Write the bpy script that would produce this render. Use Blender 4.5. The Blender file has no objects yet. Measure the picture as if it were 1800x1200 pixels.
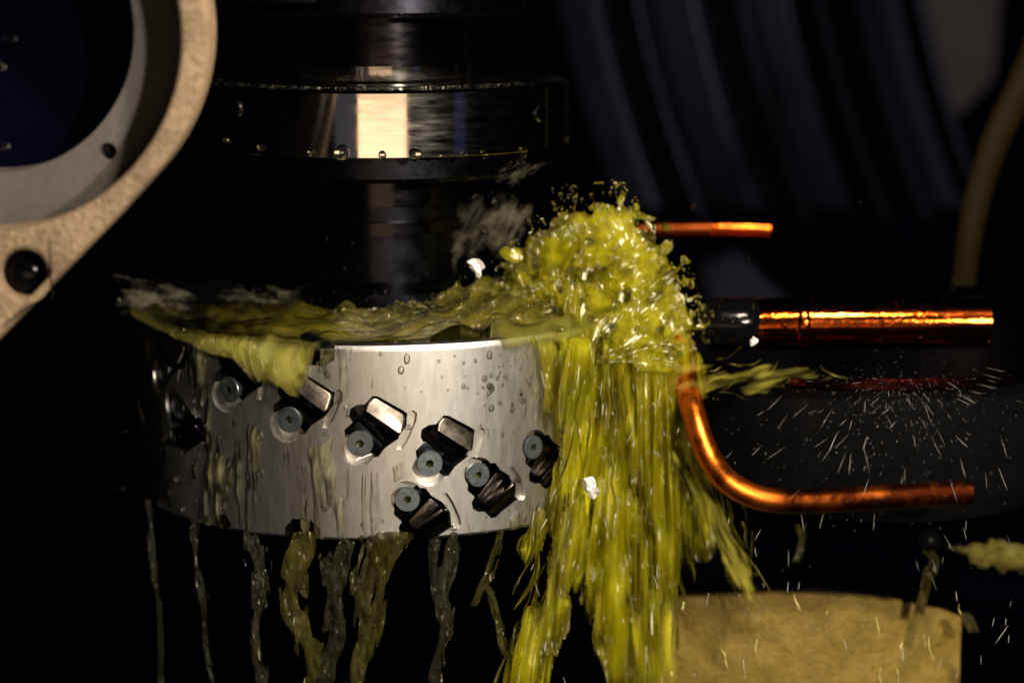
import bpy, bmesh, math, random
import numpy as np
from mathutils import Vector, Matrix

R = math.radians
rnd = random.Random(7)
rng = np.random.default_rng(11)
scene = bpy.context.scene
scene.unit_settings.scale_length = 0.1          # one unit is ten centimetres

# ------------------------------------------------------------------ camera
CAM = Vector((0.58, -10.0, 1.573)); PITCH = R(9.93); FPX = 4000.0
cam_data = bpy.data.cameras.new('camera')
cam_data.sensor_width = 36.0; cam_data.lens = 80.0
cam_data.clip_start = 0.05; cam_data.clip_end = 200.0
cam_data.dof.use_dof = True; cam_data.dof.focus_distance = 9.1; cam_data.dof.aperture_fstop = 0.48
cam = bpy.data.objects.new('camera', cam_data); scene.collection.objects.link(cam)
cam.location = CAM; cam.rotation_euler = (R(90) - PITCH, 0, 0)
scene.camera = cam

# ------------------------------------------------------------------ world
world = bpy.data.worlds.new('World'); scene.world = world; world.use_nodes = True
world.node_tree.nodes['Background'].inputs[0].default_value = (0.10, 0.12, 0.35, 1)
world.node_tree.nodes['Background'].inputs[1].default_value = 0.001

# ------------------------------------------------------------------ lamps of the machine room, with one added in front
def area(name, loc, target, sx, sy, power, col):
    l = bpy.data.lights.new(name, 'AREA'); l.shape = 'RECTANGLE'; l.size = sx; l.size_y = sy
    l.energy = power; l.color = col
    o = bpy.data.objects.new(name, l); scene.collection.objects.link(o)
    o.location = loc
    o.rotation_euler = (Vector(target) - Vector(loc)).to_track_quat('-Z', 'Y').to_euler()
    return o
area('work_lamp', (2.9, -5.2, 4.9), (0.4, 0, -0.2), 0.55, 0.30, 760, (1.0, 0.86, 0.66))
area('front_fill', (4.7, -9.4, 2.6), (0.6, 0, -0.3), 0.5, 0.5, 900, (1.0, 0.90, 0.74))  # added lamp: brightens the coolant curtain from the front
area('door_window', (1.05, -12.0, -0.65), (1.05, 0, -0.65), 5.9, 1.9, 66, (1.0, 0.71, 0.42))
area('side_window', (-3.6, -12.0, -0.60), (-3.6, 0, -0.6), 2.6, 2.1, 0.9, (0.85, 0.85, 1.0))
area('blue_lamp', (7.0, -6.0, 0.5), (0, 0, 0), 1.0, 5.0, 0.6, (0.25, 0.30, 1.0))

vs = scene.view_settings
scene.display_settings.display_device = 'sRGB'
vs.view_transform = 'Standard'; vs.look = 'None'; vs.exposure = 0.42; vs.gamma = 1.0
scene.cycles.use_denoising = True
scene.cycles.max_bounces = 10; scene.cycles.transparent_max_bounces = 40
scene.cycles.transmission_bounces = 8; scene.cycles.glossy_bounces = 4; scene.cycles.diffuse_bounces = 3
scene.cycles.volume_bounces = 4
scene.cycles.sample_clamp_indirect = 4.0

# ------------------------------------------------------------------ helpers
def ray(px, py):
    dx = (px - 900) / FPX; dy = -(py - 600) / FPX
    c, s = math.cos(PITCH), math.sin(PITCH)
    return Vector((dx, c + dy * s, -s + dy * c))
def at(px, py, Y):
    d = ray(px, py); t = (Y - CAM.y) / d.y
    return CAM + d * t
def on_cyl(px, py, rad):
    d = ray(px, py)
    a = d.x**2 + d.y**2; b = 2 * (CAM.x * d.x + CAM.y * d.y); c = CAM.x**2 + CAM.y**2 - rad**2
    q = b * b - 4 * a * c
    if q < 0: q = 0
    t = (-b - math.sqrt(q)) / (2 * a)
    p = CAM + d * t
    return math.atan2(p.x, -p.y), p.z          # angle: 0 faces the camera, positive to the right
def at_np(px, py, Y):
    c, s = math.cos(PITCH), math.sin(PITCH)
    dx = (px - 900) / FPX; dy = -(py - 600) / FPX
    dY = c + dy * s; dZ = -s + dy * c
    t = (Y - CAM.y) / dY
    return np.stack([CAM.x + dx * t, Y + 0 * dx, CAM.z + dZ * t], -1)

def link(o, parent=None):
    scene.collection.objects.link(o)
    if parent is not None: o.parent = parent
    return o
def tag(o, label=None, cat=None, group=None, kind=None):
    if label: o['label'] = label
    if cat: o['category'] = cat
    if group: o['group'] = group
    if kind: o['kind'] = kind
    return o
def empty(name, loc=(0, 0, 0)):
    o = bpy.data.objects.new(name, None); o.location = loc
    return link(o)
def from_bm(name, bm, m, parent=None, smooth=True, angle=35):
    me = bpy.data.meshes.new(name)
    bmesh.ops.recalc_face_normals(bm, faces=bm.faces)
    bm.to_mesh(me); bm.free()
    return from_mesh(name, me, m, parent, smooth, angle)
def from_mesh(name, me, m, parent=None, smooth=True, angle=35):
    if m: me.materials.append(m)
    if smooth:
        me.shade_smooth()
        if angle < 180: me.set_sharp_from_angle(angle=R(angle))
    o = bpy.data.objects.new(name, me)
    link(o)
    if parent is not None:
        o.parent = parent
        o.location = -parent.location           # the mesh is written in world coordinates
    return o
def set_flow(me, fl):
    a = me.attributes.new('flow', 'FLOAT_VECTOR', 'POINT'); a.data.foreach_set('vector', np.asarray(fl, np.float32).ravel())
def from_np(name, V, F, m, parent=None, smooth=True, angle=180, flow=None):
    me = bpy.data.meshes.new(name)
    F = np.asarray(F, np.int32); V = np.asarray(V, np.float32)
    me.vertices.add(len(V)); me.vertices.foreach_set('co', V.ravel())
    k = F.shape[1]
    me.loops.add(F.size); me.loops.foreach_set('vertex_index', F.ravel())
    me.polygons.add(len(F)); me.polygons.foreach_set('loop_start', np.arange(len(F), dtype=np.int32) * k)
    me.update(calc_edges=True)
    if flow is not None: set_flow(me, flow)
    return from_mesh(name, me, m, parent, smooth, angle)

def lathe_bm(profile, seg=128, bm=None, centre=(0, 0, 0), cap=True):
    bm = bm or bmesh.new()
    rings = []
    for (r, z) in profile:
        rings.append([bm.verts.new((centre[0] + r * math.sin(2 * math.pi * i / seg), centre[1] - r * math.cos(2 * math.pi * i / seg), centre[2] + z)) for i in range(seg)])
    for a, b in zip(rings, rings[1:]):
        for i in range(seg):
            j = (i + 1) % seg
            bm.faces.new((a[i], a[j], b[j], b[i]))
    if cap:
        bm.faces.new(rings[0][::-1]); bm.faces.new(rings[-1])
    return bm
def prism(bm, bottom, top):
    n = len(bottom)
    a = [bm.verts.new(p) for p in bottom]; b = [bm.verts.new(p) for p in top]
    bm.faces.new(a[::-1]); bm.faces.new(b)
    for i in range(n):
        j = (i + 1) % n
        bm.faces.new((a[i], a[j], b[j], b[i]))
    return bm
def box(bm, x0, x1, y0, y1, z0, z1):
    return prism(bm, [(x0, y0, z0), (x1, y0, z0), (x1, y1, z0), (x0, y1, z0)], [(x0, y0, z1), (x1, y0, z1), (x1, y1, z1), (x0, y1, z1)])
def bevel(bm, w, seg=2, angle=30):
    bmesh.ops.recalc_face_normals(bm, faces=bm.faces)
    es = [e for e in bm.edges if len(e.link_faces) == 2 and e.calc_face_angle(0) > R(angle)]
    if es: bmesh.ops.bevel(bm, geom=es, offset=w, segments=seg, affect='EDGES', profile=0.6)
    return bm
def catmull(pts, n):
    P = np.array(pts, float); P = np.vstack([2 * P[0] - P[1], P, 2 * P[-1] - P[-2]])
    out = []
    m = len(P) - 3
    for t in np.linspace(0, m - 1e-6, n):
        i = int(t); u = t - i
        p0, p1, p2, p3 = P[i:i + 4]
        out.append(0.5 * ((2 * p1) + (-p0 + p2) * u + (2 * p0 - 5 * p1 + 4 * p2 - p3) * u * u + (-p0 + 3 * p1 - 3 * p2 + p3) * u**3))
    return np.array(out)
def tube_np(path, rad, seg=16, flat=None, cap=True):
    """swept tube; rad per point, flat = (sx, sy) scale of the section along side / up"""
    P = np.asarray(path, float); n = len(P)
    rad = np.broadcast_to(np.asarray(rad, float), (n,))
    T = np.gradient(P, axis=0); T /= np.linalg.norm(T, axis=1)[:, None] + 1e-9
    ref = np.array([0, 1.0, 0.001])
    A = np.cross(T, ref); A /= np.linalg.norm(A, axis=1)[:, None] + 1e-9
    B = np.cross(A, T)
    ang = np.linspace(0, 2 * np.pi, seg, endpoint=False)
    fx, fy = flat or (1, 1)
    V = P[:, None, :] + rad[:, None, None] * (np.cos(ang)[None, :, None] * A[:, None, :] * fx + np.sin(ang)[None, :, None] * B[:, None, :] * fy)
    V = V.reshape(-1, 3)
    i = np.arange(n - 1)[:, None] * seg; j = np.arange(seg)[None, :]; k = (j + 1) % seg
    F = np.stack([i + j, i + k, i + seg + k, i + seg + j], -1).reshape(-1, 4)
    if cap:
        c0, c1 = len(V), len(V) + 1
        V = np.vstack([V, P[0], P[-1]])
        jj = np.arange(seg); kk = (jj + 1) % seg
        F = np.vstack([F, np.stack([kk, jj, 0 * jj + c0, 0 * jj + c0], -1), np.stack([(n - 1) * seg + jj, (n - 1) * seg + kk, 0 * jj + c1, 0 * jj + c1], -1)])
    return V, F
def quads_obj(name, V, F, m, parent=None, angle=40):
    me = bpy.data.meshes.new(name)
    faces = [tuple(f) if f[2] != f[3] else tuple(f[:3]) for f in F.tolist()]
    me.from_pydata(V.tolist(), [], faces); me.update()
    bm = bmesh.new(); bm.from_mesh(me); bmesh.ops.recalc_face_normals(bm, faces=bm.faces); bm.to_mesh(me); bm.free()
    return from_mesh(name, me, m, parent, True, angle)

# vectorised value noise
_perm = rng.permutation(4096); _val = rng.random(4096) * 2 - 1
def _h(ix, iy, iz): return _val[_perm[(_perm[(_perm[ix & 4095] + iy) & 4095] + iz) & 4095]]
def vnoise(p):
    p = np.asarray(p, float); i = np.floor(p).astype(int); f = p - i; f = f * f * f * (f * (f * 6 - 15) + 10)
    x, y, z = i[..., 0], i[..., 1], i[..., 2]; fx, fy, fz = f[..., 0], f[..., 1], f[..., 2]
    def L(a, b, t): return a + (b - a) * t
    return L(L(L(_h(x, y, z), _h(x + 1, y, z), fx), L(_h(x, y + 1, z), _h(x + 1, y + 1, z), fx), fy),
             L(L(_h(x, y, z + 1), _h(x + 1, y, z + 1), fx), L(_h(x, y + 1, z + 1), _h(x + 1, y + 1, z + 1), fx), fy), fz)
def fbm(p, o=3):
    s = 0; a = 1.0; p = np.asarray(p, float)
    for _ in range(o): s = s + a * vnoise(p); p = p * 2.03 + 17.3; a *= 0.5
    return s

# ------------------------------------------------------------------ materials
def nt(name):
    m = bpy.data.materials.new(name); m.use_nodes = True
    t = m.node_tree; b = t.nodes['Principled BSDF']
    return m, t, b
def node(t, typ, **kw):
    n = t.nodes.new(typ)
    for k, v in kw.items(): setattr(n, k, v)
    return n
def noise_n(t, scale, detail=4, rough=0.55, stretch=(1, 1, 1), rot=(0, 0, 0), dist=0.0):
    tc = node(t, 'ShaderNodeTexCoord'); mp = node(t, 'ShaderNodeMapping'); src = tc.outputs['Object']
    if stretch == 'flow':
        src = node(t, 'ShaderNodeAttribute', attribute_name='flow').outputs['Vector']; stretch = (1, 1, 1)
    mp.inputs['Scale'].default_value = stretch; mp.inputs['Rotation'].default_value = rot
    n = node(t, 'ShaderNodeTexNoise'); n.inputs['Scale'].default_value = scale
    n.inputs['Detail'].default_value = detail; n.inputs['Roughness'].default_value = rough; n.inputs['Distortion'].default_value = dist
    t.links.new(src, mp.inputs[0]); t.links.new(mp.outputs[0], n.inputs[0])
    return n.outputs['Fac']
def ramp(t, src, stops):
    r = node(t, 'ShaderNodeValToRGB'); t.links.new(src, r.inputs[0])
    el = r.color_ramp.elements
    while len(el) < len(stops): el.new(0.5)
    for e, (p, c) in zip(el, stops):
        e.position = p; e.color = c if len(c) == 4 else (*c, 1)
    return r.outputs[0]
def bump(t, b, src, strength, dist):
    n = node(t, 'ShaderNodeBump'); n.inputs['Strength'].default_value = strength; n.inputs['Distance'].default_value = dist
    t.links.new(src, n.inputs['Height'])
    if b is not None: t.links.new(n.outputs[0], b.inputs['Normal'])
    return n.outputs[0]
def metal(name, col, rough, var=0.25, stretch=(1, 1, 1), scale=8, rvar=0.12, bstr=0.0, metallic=1.0, coat=0.0, spec=0.5):
    m, t, b = nt(name)
    f = noise_n(t, scale, 5, 0.6, stretch)
    lo = tuple(c * (1 - var) for c in col); hi = tuple(min(1, c * (1 + var * 0.5)) for c in col)
    t.links.new(ramp(t, f, [(0.3, lo), (0.7, hi)]), b.inputs['Base Color'])
    g = noise_n(t, scale * 2.3, 4, 0.6, stretch)
    r1, r2 = max(0.02, rough - rvar), rough + rvar
    t.links.new(ramp(t, g, [(0.3, (r1,) * 3), (0.7, (r2,) * 3)]), b.inputs['Roughness'])
    b.inputs['Metallic'].default_value = metallic
    b.inputs['Coat Weight'].default_value = coat; b.inputs['Coat Roughness'].default_value = 0.05
    b.inputs['Specular IOR Level'].default_value = spec
    if bstr: bump(t, b, noise_n(t, scale * 10, 3, 0.6, stretch), bstr, 0.004)
    return m
M = {}
M['cutter'] = metal('satin_nickel_steel', (0.52, 0.505, 0.48), 0.41, 0.05, (1, 1, 0.3), 14, 0.03, 0.06)
_t = M['cutter'].node_tree; _b = _t.nodes['Principled BSDF']
_b.inputs['Coat Weight'].default_value = 1.0; _b.inputs['Coat Roughness'].default_value = 0.06; _b.inputs['Coat IOR'].default_value = 1.36
_n = node(_t, 'ShaderNodeBump'); _n.inputs['Strength'].default_value = 0.9; _n.inputs['Distance'].default_value = 0.02
_t.links.new(noise_n(_t, 34, 5, 0.62, (1, 1, 0.16), (0, 0, 0), 0.5), _n.inputs['Height']); _t.links.new(_n.outputs[0], _b.inputs['Coat Normal'])
M['pocket'] = metal('darkened_steel', (0.06, 0.06, 0.065), 0.4, 0.3, (1, 1, 1), 12, 0.1, 0.1)  # body steel darkened in colour for the shade inside the pockets
M['bright'] = metal('polished_steel', (0.62, 0.58, 0.55), 0.10, 0.12, (1, 1, 7), 3, 0.04, 0.0)
M['neck'] = metal('dark_steel', (0.018, 0.016, 0.019), 0.2, 0.3, (1, 1, 5), 4, 0.06)  # darker steel; also carries the dim reflection on the upper shaft
M['black'] = metal('black_oxide_steel', (0.014, 0.014, 0.019), 0.28, 0.3, (1, 1, 1), 6, 0.08)
M['insert'] = metal('coated_carbide', (0.14, 0.118, 0.102), 0.34, 0.3, (1, 1, 1), 14, 0.08, 0.05)
M['bar'] = metal('clamp_brown_reflection', (0.07, 0.06, 0.052), 0.28, 0.3, (1, 1, 1), 14, 0.08)  # brown reflection on the mirrored row, painted as colour
M['insert_shaded'] = metal('shaded_carbide', (0.05, 0.042, 0.045), 0.14, 0.3, (1, 1, 1), 14, 0.05)  # shaded copy of the insert carbide, for faces turned down
M['screw'] = metal('zinc_screw_steel', (0.15, 0.175, 0.19), 0.36, 0.2, (1, 1, 1), 30, 0.08, 0.1, 0.85)
M['socket'] = metal('socket_black', (0.10, 0.11, 0.03), 0.2, 0.3, (1, 1, 1), 20, 0.05)
M['copper'] = metal('heat_tinted_copper', (0.23, 0.040, 0.0045), 0.115, 0.5, (0.4, 1, 1), 7, 0.05, 0.25)
M['copper_dark'] = metal('stained_copper', (0.045, 0.010, 0.010), 0.22, 0.45, (0.3, 1, 1), 5, 0.08, 0.1)
M['copper_deep'] = metal('dark_red_copper', (0.07, 0.014, 0.003), 0.30, 0.5, (1, 1, 1), 6, 0.1, 0.1)
def painted_shade(m, x0, x1, dark):  # dim run painted into the colour: copper darkens and roughens along x
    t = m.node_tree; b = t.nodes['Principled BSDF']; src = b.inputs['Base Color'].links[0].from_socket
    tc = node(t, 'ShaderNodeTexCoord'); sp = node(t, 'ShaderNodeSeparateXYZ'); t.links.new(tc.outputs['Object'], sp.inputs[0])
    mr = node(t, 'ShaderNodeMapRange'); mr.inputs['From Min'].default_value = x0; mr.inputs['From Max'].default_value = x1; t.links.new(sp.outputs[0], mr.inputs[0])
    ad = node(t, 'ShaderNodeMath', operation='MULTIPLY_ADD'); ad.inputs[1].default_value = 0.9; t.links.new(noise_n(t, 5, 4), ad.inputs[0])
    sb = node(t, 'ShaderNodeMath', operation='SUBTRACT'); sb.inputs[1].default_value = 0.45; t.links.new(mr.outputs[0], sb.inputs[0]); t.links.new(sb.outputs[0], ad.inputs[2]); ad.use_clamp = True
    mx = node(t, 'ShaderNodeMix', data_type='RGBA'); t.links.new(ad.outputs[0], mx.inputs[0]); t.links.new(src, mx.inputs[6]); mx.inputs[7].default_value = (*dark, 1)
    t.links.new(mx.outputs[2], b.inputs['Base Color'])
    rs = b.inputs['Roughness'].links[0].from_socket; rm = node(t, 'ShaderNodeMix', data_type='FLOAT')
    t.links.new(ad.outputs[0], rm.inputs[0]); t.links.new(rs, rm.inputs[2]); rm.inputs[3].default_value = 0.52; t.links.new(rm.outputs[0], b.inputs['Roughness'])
M['nozzle'] = metal('wet_black_nozzle', (0.0015, 0.0015, 0.0018), 0.12, 0.3, (1, 1, 1), 9, 0.05, 0.2, 0.0, 0.0, 0.12)
M['elbow'] = metal('bright_to_shaded_copper', (0.80, 0.19, 0.02), 0.30, 0.25, (1, 1, 1), 9, 0.08, 0.2)
painted_shade(M['elbow'], 1.40, 1.75, (0.016, 0.003, 0.0008))  # bend stays bright, shade of the run is in the colour
M['rubber'] = metal('black_rubber', (0.003, 0.003, 0.0035), 0.3, 0.3, (1, 1, 1), 9, 0.1, 0, 0.0, 0.0, 0.05)
M['wall'] = metal('dark_enclosure_paint', (0.0003, 0.0003, 0.0018), 0.6, 0.3, (1, 1, 1), 3, 0.1, 0, 0.0, spec=0.0)
M['panel'] = metal('grey_enclosure_paint', (0.026, 0.022, 0.027), 0.5, 0.15, (1, 1, 1), 2, 0.1, 0, 0.0, spec=0.03)
M['bellows'] = metal('grey_black_rubber_cloth', (0.0026, 0.0025, 0.0052), 0.38, 0.25, (1, 1, 0.2), 4, 0.08, 0, 0.0, spec=0.16)
M['bellows'].node_tree.nodes['Principled BSDF'].inputs['Specular Tint'].default_value = (0.55, 0.60, 1.0, 1)
M['floor'] = metal('wet_blue_black_steel', (0.0004, 0.0004, 0.004), 0.4, 0.3, (1, 1, 1), 2, 0.1, 0, 0.0, spec=0.0)
M['lens'] = metal('blue_black_glass', (0.0005, 0.0005, 0.003), 0.2, 0.2, (1, 1, 1), 2, 0.05, 0, 0.0, 0.0, 0.2)

def cast_mat(name, lo, hi, bs, spec=0.5):
    m, t, b = nt(name)
    f = noise_n(t, 6, 6, 0.65)
    g = noise_n(t, 38, 4, 0.6)
    mx = node(t, 'ShaderNodeMath', operation='ADD'); t.links.new(f, mx.inputs[0])
    ml = node(t, 'ShaderNodeMath', operation='MULTIPLY'); ml.inputs[1].default_value = 0.45
    t.links.new(g, ml.inputs[0]); t.links.new(ml.outputs[0], mx.inputs[1])
    t.links.new(ramp(t, mx.outputs[0], [(0.45, lo), (0.95, hi)]), b.inputs['Base Color'])
    b.inputs['Roughness'].default_value = 0.55
    b.inputs['Specular IOR Level'].default_value = spec
    bump(t, b, noise_n(t, 34, 6, 0.66, (1, 1, 1), (0, 0, 0), 0.3), bs, 0.03)
    return m
M['cast'] = cast_mat('beige_painted_casting', (0.095, 0.060, 0.033), (0.29, 0.20, 0.12), 0.9)
M['recess'] = cast_mat('grey_machined_casting', (0.042, 0.036, 0.036), (0.068, 0.058, 0.056), 0.10)
M['block'] = cast_mat('ochre_cast_block', (0.085, 0.052, 0.007), (0.20, 0.135, 0.022), 0.5, 0.3)
M['hose'] = cast_mat('olive_brown_hose', (0.004, 0.0028, 0.0006), (0.008, 0.0055, 0.0014), 0.25, 0.03)

def coolant(name, milky=0.55, stretch=(1, 1, 0.15), scale=14, bs=0.5, bdist=0.03, col=(0.52, 0.46, 0.016), pale=(0.62, 0.58, 0.22), clear=(0.80, 0.76, 0.30), rot=(0, 0, 0), bscale=26, dens=0.0, vcol=(0.93, 0.86, 0.10), top=1.0, fleck=0.0, fscale=3.0, refr=0.0):
    """turbid cutting fluid: clear liquid where still, milky where air is beaten into it"""
    m, t, b = nt(name)
    out = t.nodes['Material Output']
    nrm = bump(t, None, noise_n(t, bscale, 5, 0.62, stretch, rot, 0.6), bs, bdist)
    colf = noise_n(t, scale * 0.7, 4, 0.6, stretch, rot, 0.4)
    cc = ramp(t, colf, [(0.36, tuple(c * 0.55 for c in col)), (0.54, col), (0.72, pale)])
    t.links.new(cc, b.inputs['Base Color']); b.inputs['Roughness'].default_value = 0.10; b.inputs['IOR'].default_value = 1.36
    t.links.new(nrm, b.inputs['Normal'])
    tr = node(t, 'ShaderNodeBsdfTranslucent'); t.links.new(cc, tr.inputs[0]); t.links.new(nrm, tr.inputs[1])
    mm = node(t, 'ShaderNodeMixShader'); mm.inputs[0].default_value = 0.35
    t.links.new(b.outputs[0], mm.inputs[1]); t.links.new(tr.outputs[0], mm.inputs[2])
    tp = node(t, 'ShaderNodeBsdfTransparent'); tp.inputs[0].default_value = (*clear, 1)
    gl = node(t, 'ShaderNodeBsdfGlossy'); gl.inputs['Roughness'].default_value = 0.05; t.links.new(nrm, gl.inputs['Normal'])
    if refr > 0:
        rf = node(t, 'ShaderNodeBsdfRefraction'); rf.inputs['IOR'].default_value = 1.34; rf.inputs['Roughness'].default_value = 0.02; rf.inputs[0].default_value = (*clear, 1); t.links.new(nrm, rf.inputs['Normal'])
        tm = node(t, 'ShaderNodeMixShader'); tm.inputs[0].default_value = refr; t.links.new(tp.outputs[0], tm.inputs[1]); t.links.new(rf.outputs[0], tm.inputs[2]); tp = tm
    fr = node(t, 'ShaderNodeFresnel'); fr.inputs[0].default_value = 1.4; t.links.new(nrm, fr.inputs['Normal'])
    cl = node(t, 'ShaderNodeMixShader'); t.links.new(fr.outputs[0], cl.inputs[0]); t.links.new(tp.outputs[0], cl.inputs[1]); t.links.new(gl.outputs[0], cl.inputs[2])
    fin = node(t, 'ShaderNodeMixShader')
    f = ramp(t, noise_n(t, scale, 5, 0.6, stretch, rot, 0.5), [(max(0, 0.62 - milky * 0.5 - 0.12), (0, 0, 0)), (0.62 - milky * 0.5 + 0.14, (1, 1, 1))])
    if top < 1:
        mu = node(t, 'ShaderNodeMath', operation='MULTIPLY'); mu.inputs[1].default_value = top
        t.links.new(f, mu.inputs[0]); f = mu.outputs[0]
    if dens > 0:
        pv = node(t, 'ShaderNodeVolumePrincipled'); pv.inputs['Color'].default_value = (*vcol, 1); pv.inputs['Density'].default_value = dens
        t.links.new(pv.outputs[0], out.inputs['Volume'])
    t.links.new(f, fin.inputs[0]); t.links.new(cl.outputs[0], fin.inputs[1]); t.links.new(mm.outputs[0], fin.inputs[2])
    if fleck > 0:  # pale flecks: foam, and white glints painted into the colour
        fb = node(t, 'ShaderNodeBsdfPrincipled'); fb.inputs['Base Color'].default_value = (0.85, 0.82, 0.58, 1); fb.inputs['Roughness'].default_value = 0.15
        t.links.new(nrm, fb.inputs['Normal'])
        ff = ramp(t, noise_n(t, fscale, 3, 0.5, stretch, rot, 0.9), [(0.72 - fleck, (0, 0, 0)), (0.80 - fleck, (0.85, 0.85, 0.85))])
        f2 = node(t, 'ShaderNodeMixShader'); t.links.new(ff, f2.inputs[0]); t.links.new(fin.outputs[0], f2.inputs[1]); t.links.new(fb.outputs[0], f2.inputs[2])
        fin = f2
    t.links.new(fin.outputs[0], out.inputs[0])
    return m
CL = (0.97, 0.96, 0.90)
M['plume'] = coolant('beaten_coolant', 0.45, 'flow', 0.9, 0.8, 0.03, (0.66, 0.58, 0.010), (0.80, 0.74, 0.14), CL, bscale=2.6, dens=9, vcol=(0.965, 0.915, 0.025), top=0.08, fleck=0.13, fscale=2.6, refr=0.25)
M['curtain'] = coolant('falling_coolant', 0.40, 'flow', 0.9, 0.8, 0.02, (0.64, 0.56, 0.012), (0.78, 0.72, 0.20), CL, bscale=2.4, dens=13, vcol=(0.965, 0.915, 0.025), top=0.08, fleck=0.07, fscale=3.2, refr=0.25)
M['strand'] = coolant('coolant_ligaments', 0.30, (1, 1, 0.3), 9, 0.2, 0.01, (0.66, 0.58, 0.02), (0.84, 0.80, 0.36), CL, dens=24, vcol=(0.95, 0.88, 0.08), top=0.2)
M['stream'] = coolant('thin_coolant_stream', 0.25, 'flow', 0.9, 1.0, 0.02, (0.5, 0.45, 0.06), (0.7, 0.66, 0.4), CL, bscale=2.4, dens=2.6, vcol=(0.93, 0.87, 0.10), top=0.04, fleck=0.055, fscale=3.0, refr=0.8)
M['stream_grey'] = coolant('clear_coolant_stream', 0.25, 'flow', 0.9, 1.0, 0.02, (0.40, 0.40, 0.34), (0.54, 0.53, 0.48), CL, bscale=2.4, dens=0.7, vcol=(0.92, 0.88, 0.40), top=0.03, fleck=0.055, fscale=3.0, refr=0.8)
def mist_mat(dens, col):
    m, t, b = nt('coolant_mist'); t.nodes.remove(b); out = t.nodes['Material Output']
    tp = node(t, 'ShaderNodeBsdfTransparent'); t.links.new(tp.outputs[0], out.inputs[0])
    pv = node(t, 'ShaderNodeVolumePrincipled'); pv.inputs['Color'].default_value = (*col, 1); pv.inputs['Density'].default_value = dens
    t.links.new(pv.outputs[0], out.inputs['Volume'])
    return m
M['veil'] = mist_mat(3.6, (0.80, 0.74, 0.55))
M['aerated'] = mist_mat(9.5, (0.965, 0.915, 0.03))
M['aerated_pale'] = mist_mat(9, (0.93, 0.88, 0.16))
M['pool'] = coolant('swirling_coolant', 0.35, 'flow', 0.7, 1.0, 0.03, (0.42, 0.39, 0.025), (0.60, 0.56, 0.20), CL, bscale=2.4, dens=1.3, vcol=(0.90, 0.82, 0.10), top=0.03, fleck=-0.03, fscale=2.6)
M['lip'] = coolant('lapping_coolant', 0.35, 'flow', 0.7, 1.0, 0.03, (0.42, 0.39, 0.025), (0.60, 0.56, 0.20), CL, bscale=2.4, dens=8, vcol=(0.90, 0.86, 0.24), top=0.05, fleck=0.03, fscale=2.6, refr=0.2)
M['foamy'] = coolant('frothy_coolant', 0.35, 'flow', 0.9, 1.0, 0.03, (0.42, 0.36, 0.08), (0.60, 0.54, 0.30), CL, bscale=3, dens=6, vcol=(0.88, 0.74, 0.20), top=0.08, fleck=0.03, fscale=3)
M['wave'] = coolant('rolling_coolant', 0.35, 'flow', 0.7, 0.9, 0.03, (0.42, 0.39, 0.025), (0.60, 0.56, 0.20), CL, bscale=2.4, dens=6, vcol=(0.92, 0.85, 0.10), top=0.05, fleck=0.10, fscale=2.6, refr=0.25)
M['film'] = coolant('coolant_film', 0.22, (1, 1, 0.10), 16, 1.0, 0.015, (0.74, 0.70, 0.42), (0.9, 0.87, 0.68), (1, 1, 1), top=0.0, dens=9, vcol=(0.93, 0.89, 0.48))
def clear_mat():
    m, t, b = nt('clear_drop')
    b.inputs['Base Color'].default_value = (0.95, 0.95, 0.88, 1); b.inputs['Roughness'].default_value = 0.02
    b.inputs['Transmission Weight'].default_value = 1.0; b.inputs['IOR'].default_value = 1.34
    f = noise_n(t, 5, 2); t.links.new(ramp(t, f, [(0.3, (0.9, 0.9, 0.8)), (0.7, (1, 1, 0.96))]), b.inputs['Base Color'])
    return m
M['drop'] = clear_mat()
def spray_mat():
    m, t, b = nt('white_spray')
    f = noise_n(t, 3, 2); t.links.new(ramp(t, f, [(0.3, (0.16, 0.15, 0.13)), (0.7, (0.42, 0.41, 0.38))]), b.inputs['Base Color'])
    b.inputs['Roughness'].default_value = 0.2
    return m
def bead_mat():
    m, t, b = nt('clear_bead'); t.nodes.remove(b); out = t.nodes['Material Output']
    tp = node(t, 'ShaderNodeBsdfTransparent'); tp.inputs[0].default_value = (0.90, 0.89, 0.84, 1); gl = node(t, 'ShaderNodeBsdfGlossy'); gl.inputs['Roughness'].default_value = 0.06
    fr = node(t, 'ShaderNodeFresnel'); fr.inputs[0].default_value = 1.5
    mx = node(t, 'ShaderNodeMixShader'); t.links.new(fr.outputs[0], mx.inputs[0]); t.links.new(tp.outputs[0], mx.inputs[1]); t.links.new(gl.outputs[0], mx.inputs[2]); t.links.new(mx.outputs[0], out.inputs[0])
    return m
M['bead'] = bead_mat()
M['spray'] = spray_mat()
def pale_drop():
    m, t, b = nt('pale_yellow_drop')
    f = noise_n(t, 6, 2); t.links.new(ramp(t, f, [(0.35, (0.42, 0.34, 0.06)), (0.65, (0.80, 0.72, 0.36))]), b.inputs['Base Color'])
    b.inputs['Roughness'].default_value = 0.15; b.inputs['Transmission Weight'].default_value = 0.25
    return m
M['pale_drop'] = pale_drop()
M['chip'] = metal('bright_chip', (0.62, 0.60, 0.57), 0.38, 0.1, (1, 1, 1), 9, 0.05, 0.1, 0.4)
M['foam'] = coolant('coolant_foam', 0.75, (1, 1, 1), 20, 0.6, 0.02, (0.40, 0.36, 0.20), (0.6, 0.57, 0.46), (0.8, 0.76, 0.5))

# ------------------------------------------------------------------ the setting
bm = bmesh.new(); box(bm, -14, 14, -13.9, 9.5, -6.2, -6.0)
tag(from_bm('machine_floor', bm, M['floor']), kind='structure')
bm = bmesh.new(); box(bm, -14, 14, 9.0, 9.3, -5.99, 9)
tag(from_bm('back_wall', bm, M['wall'], smooth=False), kind='structure')
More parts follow.
